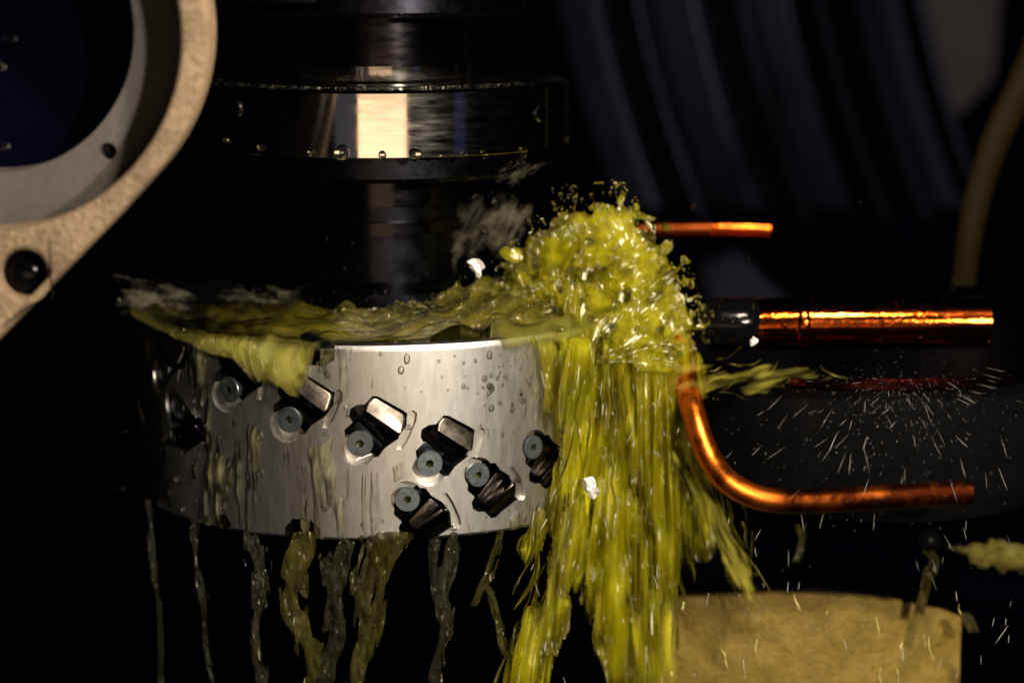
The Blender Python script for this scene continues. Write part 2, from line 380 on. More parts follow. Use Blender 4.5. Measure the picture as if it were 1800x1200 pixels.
# grey panel high on the right of the back wall, its lower edges cut to a point
bm = bmesh.new()
Yp = 8.6
poly = [(1585, -150), (1770, -150), (1752, 95), (1745, 140), (1682, 206), (1640, 110)]
prism(bm, [at(x, y, Yp) for x, y in poly], [at(x, y, Yp) + Vector((0, 0.12, 0)) for x, y in poly])
tag(from_bm('wall_panel', bm, M['panel'], smooth=False), 'grey sheet metal panel ending in a point at upper right', 'panel')
bm = bmesh.new()
poly = [(1225, 455), (1300, 440), (1325, 470), (1345, 490), (1400, 540), (1250, 545)]
prism(bm, [at(x, y, 6.3) for x, y in poly], [at(x, y, 6.3) + Vector((0, 0.12, 0)) for x, y in poly])
tag(from_bm('guard_plate', bm, M['bellows'], smooth=False), 'small dark grey plate far behind between the two copper tubes', 'plate')

# bellows way cover: leaning folds behind the work
bel = tag(empty('bellows_cover', at(1330, 420, 6.5)), 'dark ribbed bellows cover hanging in leaning folds behind the splash', 'bellows')
tops = [1000, 1095, 1160, 1275, 1345, 1430, 1475, 1560, 1612, 1650]
DEP = [0.06, 0.8, 0.12, 0.55, 0.06, 0.8, 0.65, 0.06, 0.35]
for k in range(len(tops) - 1):
    nu, nv = 22, 30
    V = []
    for j in range(nv):
        v = j / (nv - 1); py = -160 + 560 * v
        lean = 25 * v + 120 * v**1.7
        a, b_ = tops[k] - 45 + lean, tops[k + 1] - 45 + lean
        for i in range(nu):
            u = i / (nu - 1)
            x = a + (b_ - a) * u
            dep = 6.5 - DEP[k] * (u / 0.72 if u < 0.72 else (1 - u) / 0.28)**0.85 + 0.06 * math.sin(3 * v + k)
            V.append(at(x, py, dep))
    F = [(j * nu + i, j * nu + i + 1, (j + 1) * nu + i + 1, (j + 1) * nu + i) for j in range(nv - 1) for i in range(nu - 1)]
    o = from_np('fold', np.array([list(p) for p in V]), F, M['bellows'], bel)
    so = o.modifiers.new('thickness', 'SOLIDIFY'); so.thickness = 0.04; so.offset = 1
# black frame under the bellows
bm = bmesh.new()
a = at(1130, 372, 6.0); b_ = at(1830, 372, 6.0)
box(bm, a.x, b_.x, 6.0, 6.25, at(0, 440, 6.0).z, a.z); bevel(bm, 0.03)
tag(from_bm('way_cover_rail', bm, M['wall']), 'black steel rail along the foot of the bellows', 'rail')

# ------------------------------------------------------------------ spindle and arbor
sp = tag(empty('spindle_nose', (0, 0, 1.5)), 'black machine spindle head cut off by the top edge', 'spindle')
bm = bmesh.new(); box(bm, at(430, 3, -0.6).x, at(640, 3, -0.6).x, -0.6, 0.6, at(500, 8, -0.6).z, 2.3); bevel(bm, 0.012)
from_bm('drive_block', bm, M['black'], sp)
bm = lathe_bm([(0.02, 1.27), (0.62, 1.27), (0.64, 1.29), (0.64, 1.9), (0.02, 1.9)], 96)
from_bm('spindle_body', bm, M['black'], sp)
ar = tag(empty('milling_arbor', (0, 0, 0.0)), 'polished steel arbor with a wide flange above the cutter', 'arbor')
from_bm('shaft', lathe_bm([(0.02, 1.0), (0.40, 1.0), (0.40, 1.06), (0.02, 1.06)], 128), M['bright'], ar)
from_bm('shaft_dimmed', lathe_bm([(0.02, 1.061), (0.385, 1.061), (0.385, 1.27), (0.02, 1.27)], 128), M['neck'], ar)  # upper part of the shaft; its dim reflection is put into darker metal
from_bm('flange', lathe_bm([(0.1, 0.716), (0.824, 0.716), (0.826, 0.718), (0.826, 0.975), (0.812, 0.988), (0.62, 0.988), (0.60, 0.972), (0.56, 0.972), (0.545, 0.988), (0.42, 0.992), (0.02, 0.992)], 192), M['bright'], ar, angle=25)
from_bm('flange_step', lathe_bm([(0.1, 0.60), (0.70, 0.60), (0.72, 0.62), (0.72, 0.715), (0.1, 0.715)], 128), M['black'], ar)
from_bm('neck', lathe_bm([(0.1, 0.47), (0.40, 0.47), (0.40, 0.598), (0.1, 0.598)], 128), M['neck'], ar)
from_bm('groove_ring', lathe_bm([(0.1, 0.40), (0.37, 0.40), (0.37, 0.469), (0.1, 0.469)], 96), M['black'], ar)
from_bm('spacer_ring', lathe_bm([(0.1, 0.345), (0.40, 0.345), (0.40, 0.40), (0.1, 0.40)], 128), M['neck'], ar)
from_bm('lower_collar', lathe_bm([(0.1, 0.02), (0.46, 0.02), (0.46, 0.10), (0.36, 0.14), (0.36, 0.344), (0.1, 0.344)], 96), M['black'], ar)
# grub screw dimples in the flange wall
for px, py in ((415, 192), (950, 200)):
    th, z = on_cyl(px, py, 0.826)
    c = Vector((0.826 * math.sin(th), -0.826 * math.cos(th), z)); n = Vector((math.sin(th), -math.cos(th), 0))
    bm = bmesh.new()
    rot = n.to_track_quat('Z', 'Y').to_matrix().to_4x4()
    bmesh.ops.create_cone(bm, cap_ends=True, segments=28, radius1=0.04, radius2=0.034, depth=0.02, matrix=Matrix.Translation(c) @ rot)
    from_bm('grub_screw', bm, M['bright'], ar)

# ------------------------------------------------------------------ milling cutter
RB, ZB = 1.08, -0.805
mc = tag(empty('milling_cutter', (0, 0, 0)), 'large round milling cutter with screwed carbide inserts, streaming with coolant', 'milling cutter')
S = 1 / 446.0
def cyl(th, u, v, z0, r):                       # unwrapped (u right, v up) around (th, z0)
    a = th + u / RB
    return Vector((r * math.sin(a), -r * math.cos(a), z0 + v))
def extr(bm, poly, th, z0, r0, r1):
    prism(bm, [cyl(th, u, v, z0, r0) for u, v in poly], [cyl(th, u, v, z0, r1) for u, v in poly])
def circ(cx, cy, r, n=24, sx=1.0):
    return [(cx + sx * r * math.cos(2 * math.pi * i / n), cy + r * math.sin(2 * math.pi * i / n)) for i in range(n)]
def sc(poly, mir, k=1.0):
    p = [(u * S * k, v * S * k * (-1 if mir else 1) * 1.02) for u, v in poly]
    return p[::-1] if mir else p
# outlines in photo pixels about the screw centre, v up
POCKET = [(-26, 14), (-27, 26), (-12, 40), (-18, 50), (-16, 64), (-4, 71), (10, 72), (24, 87), (34, 86), (87, 54), (85, 30), (70, 10), (44, -8), (34, -22), (22, -23), (-10, 2)]
WEDGE = [(-24, 16), (-22, 24), (-10, 37), (-4, 38), (42, -6), (35, -20), (22, -21), (-8, 4)]
CLAMP = [(2, 46), (10, 60), (22, 62), (68, 16), (58, 6), (46, 2)]
INSERT = [(9, 62), (14, 76), (24, 84), (34, 83), (82, 53), (84, 44), (78, 23), (71, 19)]
SCOOP = [(88, 58), (98, 60), (104, 54), (102, 40), (88, 8), (76, -10), (66, -10), (72, 18), (82, 46)]
pockets = [  # screw centre in the photo, mirrored row, scale, wet look
    (281, 650, 0, 1.0), (397, 686, 0, 1.0), (505, 739, 0, 1.0), (632, 781, 0, 1.0), (757, 816, 0, 1.0),
    (306, 716, 1, 0.95), (717, 879, 1, 0.95), (844, 836, 1, 0.92), (942, 787, 1, 0.92), (228, 716, 1, 0.95), (1022, 735, 1, 0.9)]
body_bm = lathe_bm([(0.30, ZB + 0.08), (0.98, ZB + 0.08), (1.0, ZB), (RB - 0.012, ZB), (RB, ZB + 0.012), (RB, -0.030), (RB - 0.0012, -0.022), (RB - 0.0042, -0.0145), (RB - 0.009, -0.008), (RB - 0.015, -0.0035), (RB - 0.024, 0.0), (0.95, -0.002), (0.30, -0.03)], 240)
body = from_bm('cutter_body', body_bm, M['cutter'], mc, angle=30)
body.data.materials.append(M['pocket'])
for p in body.data.polygons:
    if p.normal.z > 0.7: p.material_index = 1  # top painted dark for the black it would reflect
cut1, cut2, cut3 = bmesh.new(), bmesh.new(), bmesh.new()
places = []
for px, py, mir, k in pockets:
    th, z = on_cyl(px, py, RB)
    places.append((th, z, mir, k))
    extr(cut1, sc(POCKET, mir, k), th, z, RB - 0.17, RB + 0.06)
    extr(cut2, sc(circ(-3, -9 if not mir else -6, 31, 32), mir, k), th, z, RB - 0.06, RB + 0.06)
    extr(cut3, sc(SCOOP, mir, k), th, z, RB - 0.022, RB + 0.06)
# notches in the top and bottom rims
notches = []
for px, w, h in ((552, 74, 40), (992, 60, 44), (318, 70, 46), (786, 50, 10)):
    th, _ = on_cyl(px, 605, RB)
    if h > 12:
        notches.append((th, w, h))
        extr(cut1, [(-w / 2 * S, 0.08), (w / 2 * S, 0.08), (w / 2 * S, -h * S * 0.7), (w / 4 * S, -h * S), (-w / 3 * S, -h * S)][::-1], th, 0, RB - 0.2, RB + 0.06)
for px, w, h in ((531, 66, 36), (392, 40, 26)):
    th, _ = on_cyl(px, 945, RB)
    extr(cut1, [(w / 2 * S, -0.06), (w / 2 * S, h * 0.55 * S), (w / 4 * S, h * S), (-w / 4 * S, h * S), (-w / 2 * S, h * 0.5 * S), (-w / 2 * S, -0.06)][::1], th, ZB, RB - 0.2, RB + 0.06)
dg = None
def boolean(o, cutters):
    tmp = []
    for i, (c, mt) in enumerate(cutters):
        bmesh.ops.recalc_face_normals(c, faces=c.faces)
        me = bpy.data.meshes.new('cut'); c.to_mesh(me); c.free(); me.materials.append(mt)
        co = bpy.data.objects.new('cut', me); link(co); tmp.append(co)
        md = o.modifiers.new('cut', 'BOOLEAN'); md.object = co; md.operation = 'DIFFERENCE'; md.solver = 'EXACT'; md.use_self = True
        md.material_mode = 'TRANSFER'
    bpy.context.view_layer.update()
    d = bpy.context.evaluated_depsgraph_get()
    me = bpy.data.meshes.new_from_object(o.evaluated_get(d))
    o.modifiers.clear(); o.data = me
    for c in tmp: bpy.data.objects.remove(c)
    me.shade_smooth()
    nl = []
    for p in me.polygons:
        fn = p.normal; c = p.center
        if abs(fn.z) < 0.1 and abs(math.hypot(c.x, c.y) - RB) < 0.012 and fn.x * c.x + fn.y * c.y > 0.8 * math.hypot(c.x, c.y):
            for li in p.loop_indices:
                v = me.vertices[me.loops[li].vertex_index].co
                nl.append(Vector((v.x, v.y, 0)).normalized())
        else:
            nl += [fn.copy()] * p.loop_total
    me.normals_split_custom_set(nl)
boolean(body, [(cut1, M['pocket']), (cut2, M['cutter']), (cut3, M['cutter'])])

scr_mesh = None
for idx, (th, z, mir, k) in enumerate(places):
    def part(name, poly, r0, r1, m, bv=0.006, seg=2):
        bm = bmesh.new(); extr(bm, sc(poly, mir, k), th, z, r0, r1); bevel(bm, bv, seg, 25)
        return from_bm(name, bm, m, mc, angle=40)
    part('wedge', WEDGE, RB - 0.165, RB - 0.045, M['black'])
    part('clamp_bar', CLAMP, RB - 0.165, RB - (0.04 if mir else 0.075), M['bar'] if mir else M['black'], 0.008)
    bm = bmesh.new(); ip = sc(INSERT, mir, k); sg = -1 if mir else 1
    uc = sum(p[0] for p in ip) / len(ip); vc = sum(p[1] for p in ip) / len(ip)
    prism(bm, [cyl(th, u, v, z, RB - 0.165) for u, v in ip],
          [cyl(th, u, v, z, RB + 0.004 - 0.42 * ((u - uc) * 0.52 + sg * (v - vc) * 0.86)) for u, v in ip])
    bevel(bm, 0.012, 3, 25); from_bm('cutting_insert', bm, M['insert_shaded'] if mir else M['insert'], mc, angle=40)
    # screw head with a hexagon socket and stamped ring of marks
    n = Vector((math.sin(th), -math.cos(th), 0)); e1 = Vector((math.cos(th), math.sin(th), 0))
    c = n * (RB - 0.014) + Vector((0, 0, z))
    rr = 24 * S * k
    def P(u, v, h): return c + e1 * u + Vector((0, 0, v)) + n * h
    bm = bmesh.new()
    N = 36
    rings = []
    for (r_, h_) in ((rr * 0.72, -0.06), (rr, -0.012), (rr, -0.004), (rr * 0.95, 0.0)):
        rings.append([bm.verts.new(P(r_ * math.cos(2 * math.pi * i / N), r_ * math.sin(2 * math.pi * i / N), h_)) for i in range(N)])
    hx = [bm.verts.new(P(rr * 0.31 * math.cos(2 * math.pi * (i // 6 + (i % 6) / 6) / 6) * 1.0, 0, 0)) for i in range(0)]
    def hexp(i, r_, h_):
        a = 2 * math.pi * i / N; s6 = math.pi / 3
        q = (a % s6) - s6 / 2
        d = r_ * math.cos(s6 / 2) / math.cos(q)
        return P(d * math.cos(a + 0.3), d * math.sin(a + 0.3), h_)
    rings.append([bm.verts.new(hexp(i, rr * 0.33, 0.0)) for i in range(N)])
    rings.append([bm.verts.new(hexp(i, rr * 0.33, -0.03)) for i in range(N)])
    for a, b_ in zip(rings, rings[1:]):
        for i in range(N):
            j = (i + 1) % N; bm.faces.new((a[i], a[j], b_[j], b_[i]))
    bm.faces.new(rings[0][::-1])
    scw = from_bm('clamp_screw', bm, M['screw'], mc, angle=30)
    bm = bmesh.new()
    prism(bm, [hexp(i * 6 + 3, rr * 0.36, -0.05) for i in range(6)], [hexp(i * 6 + 3, rr * 0.36, -0.026) for i in range(6)])
    so = from_bm('hex_socket', bm, M['socket'], None, smooth=False); so.parent = scw
    so.matrix_parent_inverse = Matrix.Identity(4)
    bm = bmesh.new()
    for q in range(9):
        a = 0.5 + idx * 1.3 + q * (0.33 if q < 4 else 0.36) + (1.5 if q >= 4 else 0)
        for kk in range(6):
            a0 = a + 0.10 * math.cos(kk * math.pi / 3); r0_ = rr * (0.69 + 0.12 * math.sin(kk * math.pi / 3))
            if q % 3 == 1 and kk in (1, 2): continue
            a1 = a + 0.10 * math.cos((kk + 1) * math.pi / 3); r1_ = rr * (0.69 + 0.12 * math.sin((kk + 1) * math.pi / 3))
            p0 = (r0_ * math.cos(a0), r0_ * math.sin(a0)); p1 = (r1_ * math.cos(a1), r1_ * math.sin(a1))
            dx, dy = p1[0] - p0[0], p1[1] - p0[1]; l = math.hypot(dx, dy) + 1e-9; w = rr * 0.022
            ox, oy = -dy / l * w, dx / l * w
            prism(bm, [P(p0[0] + ox, p0[1] + oy, -0.002), P(p0[0] - ox, p0[1] - oy, -0.002), P(p1[0] - ox, p1[1] - oy, -0.002), P(p1[0] + ox, p1[1] + oy, -0.002)],
                  [P(p0[0] + ox, p0[1] + oy, 0.002), P(p0[0] - ox, p0[1] - oy, 0.002), P(p1[0] - ox, p1[1] - oy, 0.002), P(p1[0] + ox, p1[1] + oy, 0.002)])
    st = from_bm('stamped_mark', bm, M['screw'], None, smooth=False); st.parent = scw; st['kind'] = 'stuff'
for th, w, h in notches:
    bm = bmesh.new()
    extr(bm, [(-w * 0.42 * S, 0.03), (w * 0.40 * S, 0.0), (w * 0.40 * S, -h * 0.5 * S), (-w * 0.25 * S, -h * 0.8 * S)][::-1], th, 0, RB - 0.18, RB - 0.02); bevel(bm, 0.01)
    from_bm('rim_insert', bm, M['nozzle'], mc)
# edges of further inserts standing proud on the dark left flank
for px, py in ((212, 547), (213, 757), (262, 758), (208, 858), (300, 566)):
    p = at(px, py, -0.25)
    bm = bmesh.new(); box(bm, p.x - 0.02, p.x + 0.03, p.y - 0.01, p.y + 0.15, p.z - 0.022, p.z + 0.006); bevel(bm, 0.005)
    bmesh.ops.rotate(bm, cent=p, matrix=Matrix.Rotation(rnd.uniform(-0.2, 0.2), 3, 'Y'), verts=bm.verts)
    from_bm('side_insert', bm, M['black'], mc)

# ------------------------------------------------------------------ foreground casting, upper left
YC = -2.0
def C2(x, y, Y=YC): return at(x, y, Y)
ch = tag(empty('cast_housing', C2(40, 482)), 'beige cast iron housing with a round bore at the upper left', 'casting')
ocx, ocy, orad = 0, 60, 368
out = []
for a in np.linspace(-130, 44, 70):
    out.append((ocx + orad * math.cos(R(a)), ocy + orad * math.sin(R(a))))
out += [(196, 392), (100, 490), (0, 592), (-200, 796), (-500, 808), (-500, -300)]
icx, icy, irad = -20, 70, 336
inn = [(icx + irad * math.cos(2 * math.pi * i / 120), icy + irad * math.sin(2 * math.pi * i / 120)) for i in range(120)]
bm = bmesh.new()
ov = [bm.verts.new(C2(x, y)) for x, y in out]; iv = [bm.verts.new(C2(x, y)) for x, y in inn]
bev = [40, 482]
cv = [bm.verts.new(C2(bev[0] + 42 * math.cos(2 * math.pi * i / 40), bev[1] + 42 * math.sin(2 * math.pi * i / 40))) for i in range(40)]
for L in (ov, iv, cv):
    for i in range(len(L)): bm.edges.new((L[i], L[(i + 1) % len(L)]))
bmesh.ops.triangle_fill(bm, use_beauty=True, edges=list(bm.edges))
res = bmesh.ops.extrude_face_region(bm, geom=list(bm.faces))
bmesh.ops.translate(bm, vec=(0, 0.19, 0), verts=[g for g in res['geom'] if isinstance(g, bmesh.types.BMVert)])
bmesh.ops.recalc_face_normals(bm, faces=bm.faces)
es = [e for e in bm.edges if len(e.link_faces) == 2 and e.calc_face_angle(0) > R(60) and min(v.co.y for v in e.verts) < YC + 0.01]
bmesh.ops.bevel(bm, geom=es, offset=0.022, segments=3, affect='EDGES', profile=0.5)
from_bm('housing_face', bm, M['cast'], ch, angle=50)
k2 = (YC + 0.22 - CAM.y) / (YC - CAM.y)
rr_ = (C2(icx + irad, icy) - C2(icx, icy)).length
cc = C2(icx, icy)
cc2 = C2(-18, 50, YC + 0.24)
ri = (C2(-18 + 254, 50, YC + 0.24) - cc2).length
bm = bmesh.new()
N = 120
hole = C2(190, 266, YC + 0.24); hr = 16 / FPX * 7.9
A = [bm.verts.new((cc.x + (rr_ + 0.03) * math.cos(2 * math.pi * i / N), YC + 0.24, cc.z + (rr_ + 0.03) * math.sin(2 * math.pi * i / N))) for i in range(N)]
B = [bm.verts.new((cc2.x + ri * math.cos(2 * math.pi * i / N), YC + 0.24, cc2.z + ri * math.sin(2 * math.pi * i / N))) for i in range(N)]
H = [bm.verts.new((hole.x + hr * math.cos(2 * math.pi * i / 24), YC + 0.24, hole.z + hr * math.sin(2 * math.pi * i / 24))) for i in range(24)]
for L in (A, B, H):
    for i in range(len(L)): bm.edges.new((L[i], L[(i + 1) % len(L)]))
bmesh.ops.triangle_fill(bm, use_beauty=True, edges=list(bm.edges))
res = bmesh.ops.extrude_face_region(bm, geom=list(bm.faces))
bmesh.ops.translate(bm, vec=(0, 0.2, 0), verts=[g for g in res['geom'] if isinstance(g, bmesh.types.BMVert)])
from_bm('recess_ring', bm, M['recess'], ch, angle=50)
bm = bmesh.new()
bmesh.ops.create_cone(bm, cap_ends=True, segments=72, radius1=ri + 0.03, radius2=ri + 0.03, depth=0.06, matrix=Matrix.Translation((cc2.x, YC + 0.62, cc2.z)) @ Matrix.Rotation(R(90 - 16), 4, 'X'))
from_bm('bore_window', bm, M['lens'], ch)
bc = C2(40, 482, YC + 0.10); br = 40 / FPX * 8.0
bm = bmesh.new()
bmesh.ops.create_uvsphere(bm, u_segments=40, v_segments=20, radius=br)
bmesh.ops.scale(bm, vec=(1, 0.5, 1), verts=bm.verts)
bmesh.ops.translate(bm, vec=bc, verts=bm.verts)
from_bm('bolt_cap', bm, M['nozzle'], ch)
bm = bmesh.new(); p = C2(88, 420, YC); q = C2(92, 525, YC)
box(bm, p.x, q.x, YC - 0.006, YC + 0.02, q.z, p.z)
from_bm('scribed_seam', bm, M['hose'], ch, smooth=False)
for (px, py, r_) in ((17, 68, 14), (-8, 118, 20), (-20, 257, 40)):
    p = C2(px, py, YC + 0.36)
    bm = bmesh.new(); bmesh.ops.create_icosphere(bm, subdivisions=3, radius=r_ / FPX * 8.3, matrix=Matrix.Translation(p) @ Matrix.Diagonal((1, 0.4, 0.5 if r_ < 30 else 0.25, 1)))
    tag(from_bm('water_drop', bm, M['drop']), {14: 'round water drop on the dark window inside the beige bore', 20: 'water drop at left edge below the upper drop on dark bore window', 40: 'flat wide water drop low on the dark bore window'}[r_], 'water drop', 'water drops on the bore window')

# ------------------------------------------------------------------ copper tubes and work at the right
def copper_tube(name, pts, rad, m, label, cat='tube', n=60, seg=28, ends=True):
    P = [list(at(*p)) for p in pts]
    path = catmull(P, n)
    V, F = tube_np(path, rad, seg)
    root = tag(empty(name, path[0]), label, cat)
    quads_obj('tube_wall', V, F, m, root)
    return root, path
ct, path = copper_tube('copper_tube', [(1248, 402, 0.9), (1290, 402, 0.9), (1330, 403, 0.9), (1352, 405, 0.9)], 18 / FPX * 10.9, M['copper'], 'short thin copper tube behind the splash crest, upper of the copper tubes')
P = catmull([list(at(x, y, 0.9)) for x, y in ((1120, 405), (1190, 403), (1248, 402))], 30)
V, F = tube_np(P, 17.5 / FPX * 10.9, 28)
quads_obj('dark_run', V, F, M['copper_deep'], ct)  # darker red copper on the left part of the short tube
ct2, path = copper_tube('copper_tube', [(1290, 570, -0.3), (1400, 568, -0.3), (1550, 567, -0.3), (1735, 566, -0.3)], 46 / FPX * 9.7, M['copper'], 'thick straight copper tube with black nozzle, level with cutter top')
V, F = tube_np(np.array([list(at(x, 568.5, -0.3)) for x in (1396, 1400, 1404, 1412, 1416, 1420)]), np.array([45, 48, 48.5, 48.5, 48, 45]) / FPX * 9.7, 28, cap=False)
quads_obj('solder_joint', V, F, M['copper'], ct2)
pp = [(1232, 566), (1240, 566), (1262, 567), (1290, 568), (1316, 568), (1330, 570)]
V, F = tube_np(np.array([list(at(x, y, -0.32)) for x, y in pp]), np.array([30, 42, 46, 45, 48, 40]) / FPX * 9.7, 28)
quads_obj('nozzle_tip', V, F, M['nozzle'], ct2)
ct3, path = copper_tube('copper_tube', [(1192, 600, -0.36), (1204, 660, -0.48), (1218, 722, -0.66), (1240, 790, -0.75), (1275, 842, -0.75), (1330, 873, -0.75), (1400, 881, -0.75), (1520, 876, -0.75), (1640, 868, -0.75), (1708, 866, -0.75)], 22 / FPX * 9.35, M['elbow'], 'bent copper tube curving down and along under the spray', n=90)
# round work piece: a stained copper plate on a dark round holder
wk = tag(empty('work_piece', at(1480, 660, 0.3)), 'dark round work piece with a reddish stained copper rim', 'work piece')
wc = at(1520, 597, 0.55); wr = 370 / FPX * 10.5
from_bm('copper_rim', lathe_bm([(0.1, 0.0), (wr - 0.02, 0.0), (wr, 0.012), (wr, 0.045), (wr - 0.012, 0.055), (0.1, 0.055)], 128, centre=(wc.x, wc.y, wc.z - 0.06)), M['copper_dark'], wk)
from_bm('work_body', lathe_bm([(0.1, -0.60), (wr - 0.1, -0.60), (wr - 0.05, -0.5), (wr - 0.05, -0.01), (0.1, -0.01)], 96, centre=(wc.x, wc.y, wc.z - 0.06)), M['rubber'], wk)
# black fixture under the tubes
bm = bmesh.new()
fx = at(1700, 1000, 0.2)
box(bm, at(1290, 980, 0.2).x, at(1960, 980, 0.2).x, 0.2, 1.2, at(0, 1100, 0.2).z, at(0, 935, 0.2).z); bevel(bm, 0.04)
fixt = tag(empty('clamp_fixture', fx), 'black steel clamping fixture in the dark under the bent copper tube', 'fixture')
from_bm('fixture_block', bm, M['wall'], fixt)
bc = at(1632, 950, -0.1); bm = bmesh.new()
bmesh.ops.create_uvsphere(bm, u_segments=32, v_segments=16, radius=0.058, matrix=Matrix.Translation(bc))
bmesh.ops.create_cone(bm, cap_ends=True, segments=32, radius1=0.05, radius2=0.05, depth=0.4, matrix=Matrix.Translation(bc + Vector((0, 0.2, 0))) @ Matrix.Rotation(R(90), 4, 'X'))
from_bm('round_stud', bm, M['rubber'], fixt)
# foamy ledge at the right border
lg = tag(empty('foam_ledge', at(1760, 985, 0.0)), 'dark ledge with yellow foamy coolant lying on it at the right edge', 'ledge')
bm = bmesh.new(); p = at(1690, 965, 0.0); q = at(1900, 1000, 0.0)
box(bm, p.x, q.x, 0.0, 0.7, q.z - 0.15, q.z); bevel(bm, 0.02); from_bm('ledge_plate', bm, M['wall'], lg)
# ochre cast block, lower right
YB = -0.35
bl = tag(empty('cast_block', at(1440, 1250, YB)), 'ochre rough cast block standing lower right under the dripping coolant', 'casting')
topc = [(1165, 1052), (1250, 1047), (1350, 1044), (1450, 1045), (1530, 1050), (1600, 1061), (1650, 1073), (1690, 1086)]
nx = 60; xs = np.linspace(1165, 1690, nx)
ys = np.interp(xs, [p[0] for p in topc], [p[1] for p in topc])
V = []; nv = 24
for j in range(nv):
    for x, y in zip(xs, ys):
        u = (x - 1165) / 525
        Yd = YB + 0.25 * (2 * u - 0.9)**2 * 0.6
        p = at(x, y, Yd)
        V.append((p.x, Yd, p.z - j / (nv - 1) * 0.9))
V = np.array(V)
V[:, 1] += 0.010 * fbm(V * 9, 3); V[:nx, 2] += 0.006 * fbm(V[:nx] * 14, 2)
F = [(j * nx + i, j * nx + i + 1, (j + 1) * nx + i + 1, (j + 1) * nx + i) for j in range(nv - 1) for i in range(nx - 1)]
n0 = len(V)
Bk = V.copy(); Bk[:, 1] = YB + 0.75
V2 = np.vstack([V, Bk])
F += [(n0 + b_, n0 + a, n0 + d, n0 + c) for a, b_, c, d in F]
for i in range(nx - 1): F.append((i, i + 1, n0 + i + 1, n0 + i))
for j in range(nv - 1):
    F.append((j * nx, (j + 1) * nx, n0 + (j + 1) * nx, n0 + j * nx)); F.append((j * nx + nx - 1, (j + 1) * nx + nx - 1, n0 + (j + 1) * nx + nx - 1, n0 + j * nx + nx - 1))
quads_obj('block_face', V2, np.array(F), M['block'], bl, 40)
V = []
for x, y in zip(xs, ys):
    u = (x - 1165) / 525; Yd = YB + 0.25 * (2 * u - 0.9)**2 * 0.6 + 0.035
    p = at(x, y, Yd - 0.035); V.append((p.x, Yd, p.z + 0.002)); V.append((p.x, YB + 0.74, p.z + 0.002)); V.append((p.x, Yd, p.z + 0.02)); V.append((p.x, YB + 0.74, p.z + 0.02))
F = []
for i in range(nx - 1):
    a = 4 * i; b_ = a + 4
    F += [(a + 2, b_ + 2, b_ + 3, a + 3), (a, b_, b_ + 2, a + 2), (a + 1, a + 3, b_ + 3, b_ + 1)]
quads_obj('machined_top', np.array(V), np.array(F), M['black'], bl, 40)

# olive hose at the right
P = catmull([list(at(*p)) for p in [(1850, 20, 1.2), (1800, 140, 1.15), (1757, 230, 1.1), (1722, 330, 1.05), (1703, 420, 1.0), (1694, 500, 1.0)]], 50)
V, F = tube_np(P, np.linspace(30, 21, 50) / FPX * 11.2, 24, (1, 0.6))
hs = tag(empty('coolant_hose', P[0]), 'olive brown flattened hose hanging down at the right edge', 'hose')
quads_obj('hose_wall', V, F, M['hose'], hs)
p = at(1676, 500, 0.97); bm = bmesh.new(); bmesh.ops.create_icosphere(bm, subdivisions=3, radius=0.026, matrix=Matrix.Translation(p) @ Matrix.Diagonal((0.7, 0.7, 1.3, 1)))
tag(from_bm('water_drop', bm, M['drop']), 'single water drop hanging at the lower end of the olive hose', 'water drop')

